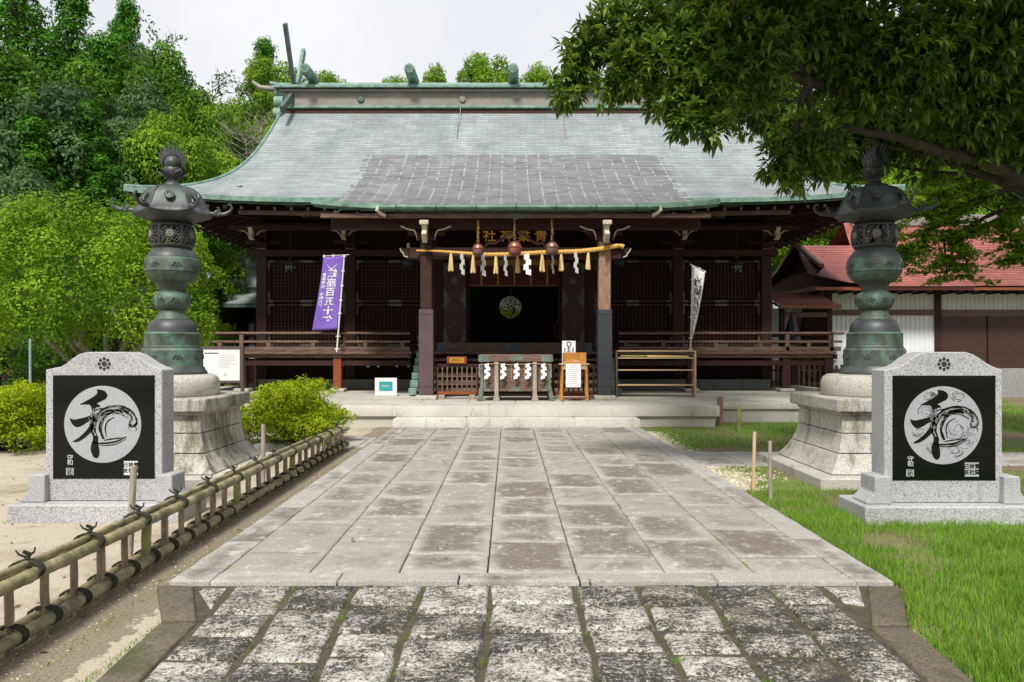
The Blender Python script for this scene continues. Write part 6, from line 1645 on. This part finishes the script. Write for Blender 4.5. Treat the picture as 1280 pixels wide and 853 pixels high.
bush('azalea_bush', 'yellow green bush beside the bamboo fence, in front of the stone platform', 362, 565, 12.9, 1.02, 1.0, 'leaf_yel', .05, 6500, 42, True)
bush('azalea_bush', 'yellow green bush at the left frame edge behind the left monument', 10, 565, 12.0, 1.05, 1.0, 'leaf_yel', .05, 6500, 42, True)
bush('azalea_bush', 'yellow green bush half hidden by the left side of the left monument', 75, 560, 13.4, .85, .90, 'leaf_yel', .05, 6500, 32, True)
bush('cypress_bush', 'dense bright green bush rising behind the left veranda railing', 266, 400, 24.6, 1.05, 2.75, 'leaf_far4', .10, 1500, 34, True)
bush('evergreen_bush', 'dark green bush at the left frame edge above the yellow green bush', -5, 480, 16.2, 1.0, 2.2, 'leaf_far2', .09, 1800, 24, False)
bush('evergreen_bush', 'low green bush at the left edge under the round tree', 8, 460, 14.5, .55, 1.45, 'leaf_far4', .08, 1900, 14, False)
for px, lab in ((1003, 'small bright shrub behind the right veranda, left of the pair'), (1035, 'small bright shrub behind the right veranda beside the white wall')):
    bush('leafy_shrub', lab, px, 460, 24.3, .42, 1.7, 'leaf_round', .10, 1500, 12, False, flat=1.2)
bush('leafy_shrub', 'dark bush in the shadow between the hall and the red gable', 972, 340, 31, 1.6, 5.6, 'leaf_far2', .2, 500, 22, False)

# ------------------------------------------------------------------ the big evergreen overhanging from the right
def long_leaves(name, tips, dirs, parent, mat, nper=8, L=.15, W=.042):
    """whorls of long folded leaves; six vertices each"""
    n = len(tips)*nper; C = np.repeat(np.array(tips), nper, 0); D = np.repeat(np.array(dirs), nper, 0)
    r_ = sph(n); d = D*.7+r_*.85; d[:, 2] -= .02; d /= np.linalg.norm(d, axis=1)[:, None]
    s_ = np.cross(d, np.array([0, 0, 1.0])+r_*.35); s_ /= np.linalg.norm(s_, axis=1)[:, None]+1e-9; u = np.cross(s_, d)
    l = L*nr.uniform(.6, 1.15, n)[:, None]; w = W*nr.uniform(.8, 1.2, n)[:, None]
    C = C+sph(n)*.02; mid = C+d*l*.55-np.array([0, 0, 1.])*l*.04; tip = C+d*l-np.array([0, 0, 1.])*l*.16
    v = np.stack([C, C+d*l*.3+s_*w*.42+u*w*.12, mid+s_*w*.5+u*w*.12, tip, mid-s_*w*.5+u*w*.12, C+d*l*.3-s_*w*.42+u*w*.12, mid], 1).reshape(-1, 3)
    idx = np.arange(7*n, dtype=np.int32).reshape(n, 7)
    q = np.concatenate([idx[:, [0, 1, 2, 6]], idx[:, [6, 2, 3, 3]][:, :3], idx[:, [0, 6, 4, 5]], idx[:, [6, 3, 4]]], 1)
    loops = q.reshape(-1); me = bpy.data.meshes.new(name); me.vertices.add(7*n); me.vertices.foreach_set('co', v.astype(np.float32).ravel())
    me.loops.add(len(loops)); me.loops.foreach_set('vertex_index', loops)
    st = (np.arange(n, dtype=np.int32)[:, None]*14+np.array([0, 4, 7, 11], np.int32)[None]).ravel(); tot = np.tile(np.array([4, 3, 4, 3], np.int32), n)
    me.polygons.add(4*n); me.polygons.foreach_set('loop_start', st); me.polygons.foreach_set('loop_total', tot); me.update(calc_edges=True)
    tt = np.clip(np.repeat(nr.uniform(.0, 1, len(tips)), nper)*.7+nr.uniform(-.1, .35, n), 0, 1).astype(np.float32)
    at_ = me.attributes.new('tint', 'FLOAT', 'POINT'); at_.data.foreach_set('value', np.repeat(tt, 7)); me.materials.append(MT[mat])
    o = bpy.data.objects.new(name, me); COL.objects.link(o); o.parent = parent; return o
BT = (7.75, 9.3, 0)
t = thing('evergreen_tree', 'large evergreen tree with long glossy leaves overhanging the court from the right', 'tree', BT)
vis = [(708,105,26,8.6),(722,75,26,8.6),(748,50,36,8.6),(775,95,34,8.4),(790,35,44,8.4),(810,80,38,8.2),(838,125,34,8.2),(850,60,50,8.3),(860,150,26,8.0),(890,105,42,8.1),(893,158,22,8.0),(900,50,50,8.3),(880,10,50,8.6),
       (945,65,46,8.2),(950,15,50,8.8),(985,35,50,8.6),(1030,60,52,8.9),(1040,15,50,8.6),(1085,70,55,8.8),(1010,190,46,8.8),(975,205,28,8.8),(1035,165,46,10.9),(1075,110,48,9.0),(1070,190,40,11.2),(1105,165,50,11.0),
       (1130,100,50,9.0),(1150,40,60,8.6),(1165,180,46,10.6),(1200,130,55,9.2),(1215,60,60,8.8),(1225,170,36,9.2),(1265,110,55,9.2),(1275,30,60,8.8),(1300,170,46,9.2),(945,125,16,8.4)]
tips, dirs, bl = [], [], []
for px, py, r, Y in vis:
    p = at(px, py, Y); bl.append((p.x, p.y, p.z, r*Y/960))
for i in range(48):        # the rest of the crown, higher and farther round
    a = rnd.uniform(0, 2*PI); q = rnd.uniform(.15, 1)**.5; z = rnd.uniform(5.9, 10.5)
    R_ = 5.2*math.sqrt(max(.06, 1-((z-8)/6)**2)) if z > 8 else 5.2*(.75+.25*(z-5.9)/2.1)
    x, y = BT[0]-1.8+R_*q*math.cos(a), BT[1]+1.8+R_*q*math.sin(a)
    if y < 6.3: y = 6.3+rnd.uniform(0, 1.5)
    bl.append((x, y, z, rnd.uniform(.6, 1.0)))
for i in range(16): bl.append((2.2+i*.42, rnd.uniform(6.4, 8.2), rnd.uniform(6.0, 8.2), rnd.uniform(.6, .9)))  # unseen foliage added overhead to shade the lower front leaves
m = MB(); B = Vector(BT)
m.tube([(0, 0, -.2), (0, 0, .1), (.05, .05, 1.4), (-.1, .2, 3.2), (-.3, .5, 5.5), (-.5, .8, 8.5), (-.6, 1.0, 12)], [.62, .42, .34, .30, .24, .15, .04], 12)
for k in range(7):
    a = k*.9+.3; m.tube([(.1*math.cos(a), .1*math.sin(a), .55), (.42*math.cos(a), .42*math.sin(a), .18), (.95*math.cos(a), .95*math.sin(a), .02), (1.3*math.cos(a), 1.3*math.sin(a), -.08)], [.2, .16, .09, .03], 8)
hubs = [Vector(h)-B for h in ((4.9, 9.2, 4.7), (3.4, 8.7, 4.6), (2.2, 8.4, 4.75), (4.0, 9.0, 5.6), (5.4, 9.2, 3.9), (6.6, 9.3, 4.9), (1.6, 8.4, 5.1))]
limb(m, (-.15, .25, 3.4), hubs[4], .12, .06, .25); limb(m, (-.2, .35, 4.0), hubs[0], .15, .085, .25); limb(m, hubs[0], hubs[1], .085, .05, .3); limb(m, hubs[1], hubs[2], .05, .03, .3); limb(m, hubs[0], hubs[3], .1, .06, .2); limb(m, (0, .1, 3.6), hubs[5], .14, .08, .2); limb(m, hubs[3], hubs[6], .06, .035, .2); limb(m, hubs[4], hubs[1]+Vector((.3, .2, -.4)), .07, .03, .2)
for (x, y, z, r) in bl:
    c = Vector((x, y, z))-B
    if z < 6.2 and y < 9.4: h_ = min(hubs, key=lambda h: (h-c).length)
    else: h_ = Vector((-.35, .6, max(3.4, z-2.2)))
    limb(m, tuple(h_), tuple(c), (.05 if z < 6.2 else .09) if y > 8.3 or z < 6 else .03, .012, .2, 5)
    near = z < 6.6
    n = int((900 if near else 300)*r*r)+8
    d = sph(n); rad = r*(1-.75*nr.uniform(0, 1, n)**1.4)*(1+.25*np.sin(d[:, 0]*6+x*4)*np.cos(d[:, 2]*5+z))
    for i in range(n):
        tp = c+Vector(d[i])*float(rad[i]); tips.append(tuple(tp)); dirs.append(tuple(d[i]))
        if near and i % 7 == 0: m.tube([tuple(c.lerp(tp, .15)), tuple(c.lerp(tp, .6)+Vector((0, 0, .02))), tuple(tp)], [.008, .006, .004], 4, cap=False)
long_leaves('crown', tips, dirs, t, 'leaf_big', 8, .145, .042)
m.build('trunk', 'bark', t, smooth=True)
# fine leaved branch hanging over the red roof
t = thing('drooping_maple', 'fine leaved branches reaching over the red roof from the right edge', 'tree', (9.6, 13.2, 0)); B = Vector((9.6, 13.2, 0))
m = MB(); m.tube([(0, 0, -.2), (0, 0, 2.5), (-.1, 0, 5.2), (-.2, .1, 7.5)], [.24, .18, .12, .04], 9)
P = []; brs = [((1285, 230), (1190, 262), (1120, 320)), ((1285, 225), (1160, 290), (1105, 352)), ((1285, 250), (1180, 300), (1185, 355)), ((1285, 215), (1180, 240), (1110, 300)), ((1285, 260), (1200, 300), (1215, 352)), ((1290, 280), (1275, 300), (1268, 330)), ((1290, 200), (1240, 215), (1180, 240)), ((1290, 150), (1230, 170), (1150, 200)), ((1285, 200), (1180, 230), (1145, 275)), ((1285, 100), (1200, 130), (1120, 150)), ((1290, 240), (1262, 270), (1250, 290))]
for q in brs:
    a, b, c = [at(*w, Yw)-B for w, Yw in zip(q, (13.0, 12.6, 12.2))]
    s0 = Vector((-.12, .0, min(6.5, a.z-.1)))
    pts = [s0, a, a.lerp(b, .5)+Vector((0, 0, .05)), b, b.lerp(c, .5), c]; m.tube([tuple(w) for w in pts], [.06, .045, .035, .022, .014, .006], 6)
    for k in range(26):
        u = rnd.uniform(.25, 1); base = a.lerp(b, u*2) if u < .5 else b.lerp(c, u*2-1)
        e = base+Vector((rnd.uniform(-.45, .35), rnd.uniform(-.4, .4), rnd.uniform(-.22, .10)))
        m.tube([tuple(base), tuple(e)], [.007, .003], 4, cap=False)
        for j in range(70): w = rnd.uniform(.1, 1.1); g_ = base.lerp(e, w); P.append((g_.x+rnd.gauss(0, .07), g_.y+rnd.gauss(0, .07), g_.z+rnd.gauss(0, .018)))
for k in range(60):
    a = rnd.uniform(0, 6.28); c = (math.cos(a)*rnd.uniform(.3, 2.3), math.sin(a)*rnd.uniform(.3, 2.3), rnd.uniform(4.2, 8.2)); limb(m, (-.1, 0, max(3, c[2]-1.3)), c, .03, .008, .2, 4)
    for j in range(240): P.append((c[0]+rnd.gauss(0, .35), c[1]+rnd.gauss(0, .35), c[2]+rnd.gauss(0, .12)))
P = np.array(P); Nn = np.tile(np.array([0, 0, 1.0]), (len(P), 1)); leafcloud('crown', P, Nn, .085, 'leaf_fine', t, .5, None, .55)
m.build('trunk', 'bark', t, smooth=True)

# ------------------------------------------------------------------ grass, weeds, gravel, litter
def clump(x, y, s=.8): return .5+.5*noise3((x*s, y*s, 4.2), 1)+.25*noise3((x*s*3.1, y*s*3.1, 8.1), 1)
def blades(name, pts, hgt, w, mat='grass', lean=.45):
    n = len(pts); P = np.array(pts, float); h = (hgt if np.ndim(hgt) else np.full(n, hgt))*nr.uniform(.5, 1.2, n)
    a = nr.uniform(0, 2*PI, n); s_ = np.stack([np.cos(a), np.sin(a), np.zeros(n)], 1)*(w*nr.uniform(.6, 1.3, n))[:, None]
    b = nr.uniform(0, 2*PI, n); l = np.stack([np.cos(b), np.sin(b), np.zeros(n)], 1)*(h*nr.uniform(.1, 1, n)*lean)[:, None]; up = np.array([0, 0, 1.0])
    v = np.stack([P-s_/2, P+s_/2, P+l*.35+up*(h*.6)[:, None]+s_*.35, P+l*.35+up*(h*.6)[:, None]-s_*.35, P+l+up*(h*.95)[:, None]], 1).reshape(-1, 3)
    idx = np.arange(5*n, dtype=np.int32).reshape(n, 5); loops = np.concatenate([idx[:, [0, 1, 2, 3]], idx[:, [3, 2, 4]]], 1).reshape(-1)
    me = bpy.data.meshes.new(name); me.vertices.add(5*n); me.vertices.foreach_set('co', v.astype(np.float32).ravel()); me.loops.add(7*n); me.loops.foreach_set('vertex_index', loops)
    st = (np.arange(n, dtype=np.int32)[:, None]*7+np.array([0, 4], np.int32)[None]).ravel(); me.polygons.add(2*n); me.polygons.foreach_set('loop_start', st); me.polygons.foreach_set('loop_total', np.tile(np.array([4, 3], np.int32), n)); me.update(calc_edges=True)
    at_ = me.attributes.new('tint', 'FLOAT', 'POINT'); at_.data.foreach_set('value', np.repeat(np.clip(nr.normal(.45, .22, n)+np.array([.55*(clump(p_[0], p_[1], 2.2)-.5) for p_ in pts]), 0, 1).astype(np.float32), 5)); me.materials.append(MT[mat])
    o = bpy.data.objects.new(name, me); COL.objects.link(o); o['kind'] = 'stuff'; return o
def blocked(x, y):
    if 3.20 < x < 4.86 and 6.90 < y < 7.53: return True
    if 3.50 < x < 5.74 and 8.63 < y < 10.87: return True
    if 2.62 < x < 13 and 10.3 < y < 11.75: return True
    if y > 15.4 and abs(x-XC) < 4.15: return True
    if y > 16.4 and abs(x-XC) < 9: return True
    if y > 23.9: return True
    return False
def clump(x, y, s=.8): return .5+.5*noise3((x*s, y*s, 4.2), 1)+.25*noise3((x*s*3.1, y*s*3.1, 8.1), 1)
pts, hh = [], []
while len(pts) < 95000:
    y = 2.9+7.2*rnd.random()**1.25; x = 2.12+rnd.random()**1.1*(1.3+y*.55)
    if y < 5.10 and x < (2.26-.09*(4.31-y) if y < 4.33 else 2.26+.45*(y-4.33)): continue
    if y >= 5.10 and x < 2.575: continue
    if blocked(x, y): continue
    c = clump(x, y, 1.1)
    far = max(0, y-7.6)
    if rnd.random() > min(1, max(.04, (c-.12)*1.7))*(1 if far == 0 else max(.12, 1-far*.55)): continue
    pts.append((x, y, 0)); hh.append((.035+.085*max(0, c)) * (1-.35*min(1, far/1.5)))
blades('lawn_grass', pts, np.array(hh), .0055)
MT['dry_grass'] = M_leaf('dry_grass_blade', (.20, .17, .06), (.42, .36, .18), .3)
sel = [i for i in range(0, len(pts), 14)]; blades('dry_grass', [pts[i] for i in sel], np.array([hh[i]*1.25 for i in sel]), .004, 'dry_grass', .7)
pts = []
while len(pts) < 42000:
    y = rnd.uniform(6.5, 24); x = rnd.uniform(2.7, 22)
    if y < 9.5 and x < 6.2: continue
    if blocked(x, y): continue
    c = clump(x, y, .35)
    if (x > 5.8 and y < 14.5) and c < .6: continue
    if c < .42: continue
    pts.append((x, y, 0))
blades('far_grass', pts, .05, .014)
pts = []
for px_, w_ in ((PX0+PW*k, .012) for k in range(8)):
    y = 5.3
    while y < 14.8:
        if rnd.random() < .30*(1 if k else 1)*(.4+clump(px_*3, y, .9)):
            for q in range(rnd.randint(4, 14)): pts.append((px_+rnd.gauss(0, .008), y+rnd.gauss(0, .03), .04))
        y += .09
for q in range(190):
    x = rnd.choice(xsf[1:-1])+rnd.gauss(0, .02); y = rnd.uniform(3.3, 5.05)
    for w in range(rnd.randint(3, 9)): pts.append((x+rnd.gauss(0, .01), y+rnd.gauss(0, .015), .02))
for (cx_, cy_, hx, hy) in ((-4.32, 9.75, 1.1, 1.1), (4.62, 9.75, 1.1, 1.1), (-3.79, 7.31, .81, .3), (4.02, 7.22, .81, .3)):
    for q in range(260):
        s1 = rnd.choice((-1, 1)); u_ = rnd.uniform(-1, 1)
        if rnd.random() < .5: pts.append((cx_+hx*u_, cy_+s1*(hy+abs(rnd.gauss(0, .02))), 0))
        else: pts.append((cx_+s1*(hx+abs(rnd.gauss(0, .02))), cy_+hy*u_, 0))
for q in range(900): y = rnd.uniform(3.6, 14.5); pts.append((-2.29-abs(rnd.gauss(0, .05)), y, 0))
for q in range(700): y = rnd.uniform(3.2, 12); pts.append((rnd.gauss(-2.62, .06), y, 0))
for q in range(500): y = rnd.uniform(3.2, 5.2); pts.append((-1.99-.03*(4.4-y)+rnd.gauss(0, .02), y, 0.01))
blades('joint_weeds', pts, .022, .005)
# pebbles: gravel patch right of the path and loose bits on the sandy court
def pebbles(name, pts, r0, r1, mat):
    m = MB()
    for x, y in pts:
        r = rnd.uniform(r0, r1); a = rnd.uniform(0, 6.28); b = len(m.v)
        for k in range(6):
            q = a+k*PI/3; rr = r*rnd.uniform(.75, 1.2); m.v.append((x+rr*math.cos(q), y+rr*.8*math.sin(q), 0.001))
        for k in range(6):
            q = a+k*PI/3; rr = r*rnd.uniform(.45, .7); m.v.append((x+rr*math.cos(q), y+rr*.8*math.sin(q), r*rnd.uniform(.5, .8)))
        m.f += [(b+k, b+(k+1) % 6, b+6+(k+1) % 6, b+6+k) for k in range(6)]+[tuple(b+6+k for k in range(6))]
    o = m.build(name, mat, None, recalc=False); o['kind'] = 'stuff'
MT['pebble'] = M('pale_pebble', (.62, .55, .45), (.36, .30, .23), 7, .85, bmp=0)
pebbles('gravel_patch', [(rnd.gauss(2.98, .28)+.02*0, rnd.uniform(8.6, 12.6)) for _ in range(3800)], .008, .022, 'pebble') if False else None
gp = []
while len(gp) < 5200:
    y = rnd.uniform(8.6, 14.6); x = 2.58+abs(rnd.gauss(0, .30 if 9.2 < y < 11.2 else .13))
    if not blocked(x, y) or x < 2.7: gp.append((x, y))
pebbles('gravel_patch', gp, .007, .020, 'pebble')
gp = []
while len(gp) < 9000:
    y = 3.2+9*rnd.random()**1.6; x = rnd.uniform(-8.5, -2.32)
    if y > 3.4: gp.append((x, y))
pebbles('court_grit', gp, .003, .009, 'pebble')
pts = np.array([(rnd.uniform(-7, -2.3), 3.3+8*rnd.random()**1.5, .006) for _ in range(260)]+[(rnd.uniform(2.6, 9), rnd.uniform(5, 14), .03) for _ in range(260)]+[(rnd.uniform(-2, 2.2), rnd.uniform(4, 12), .064) for _ in range(26)])
o = leafcloud('fallen_leaves', pts, np.tile(np.array([0, 0, 1.0]), (len(pts), 1)), .05, 'dead', None, .45, None, .25); o['kind'] = 'stuff'
# moss cushions along the kerbs
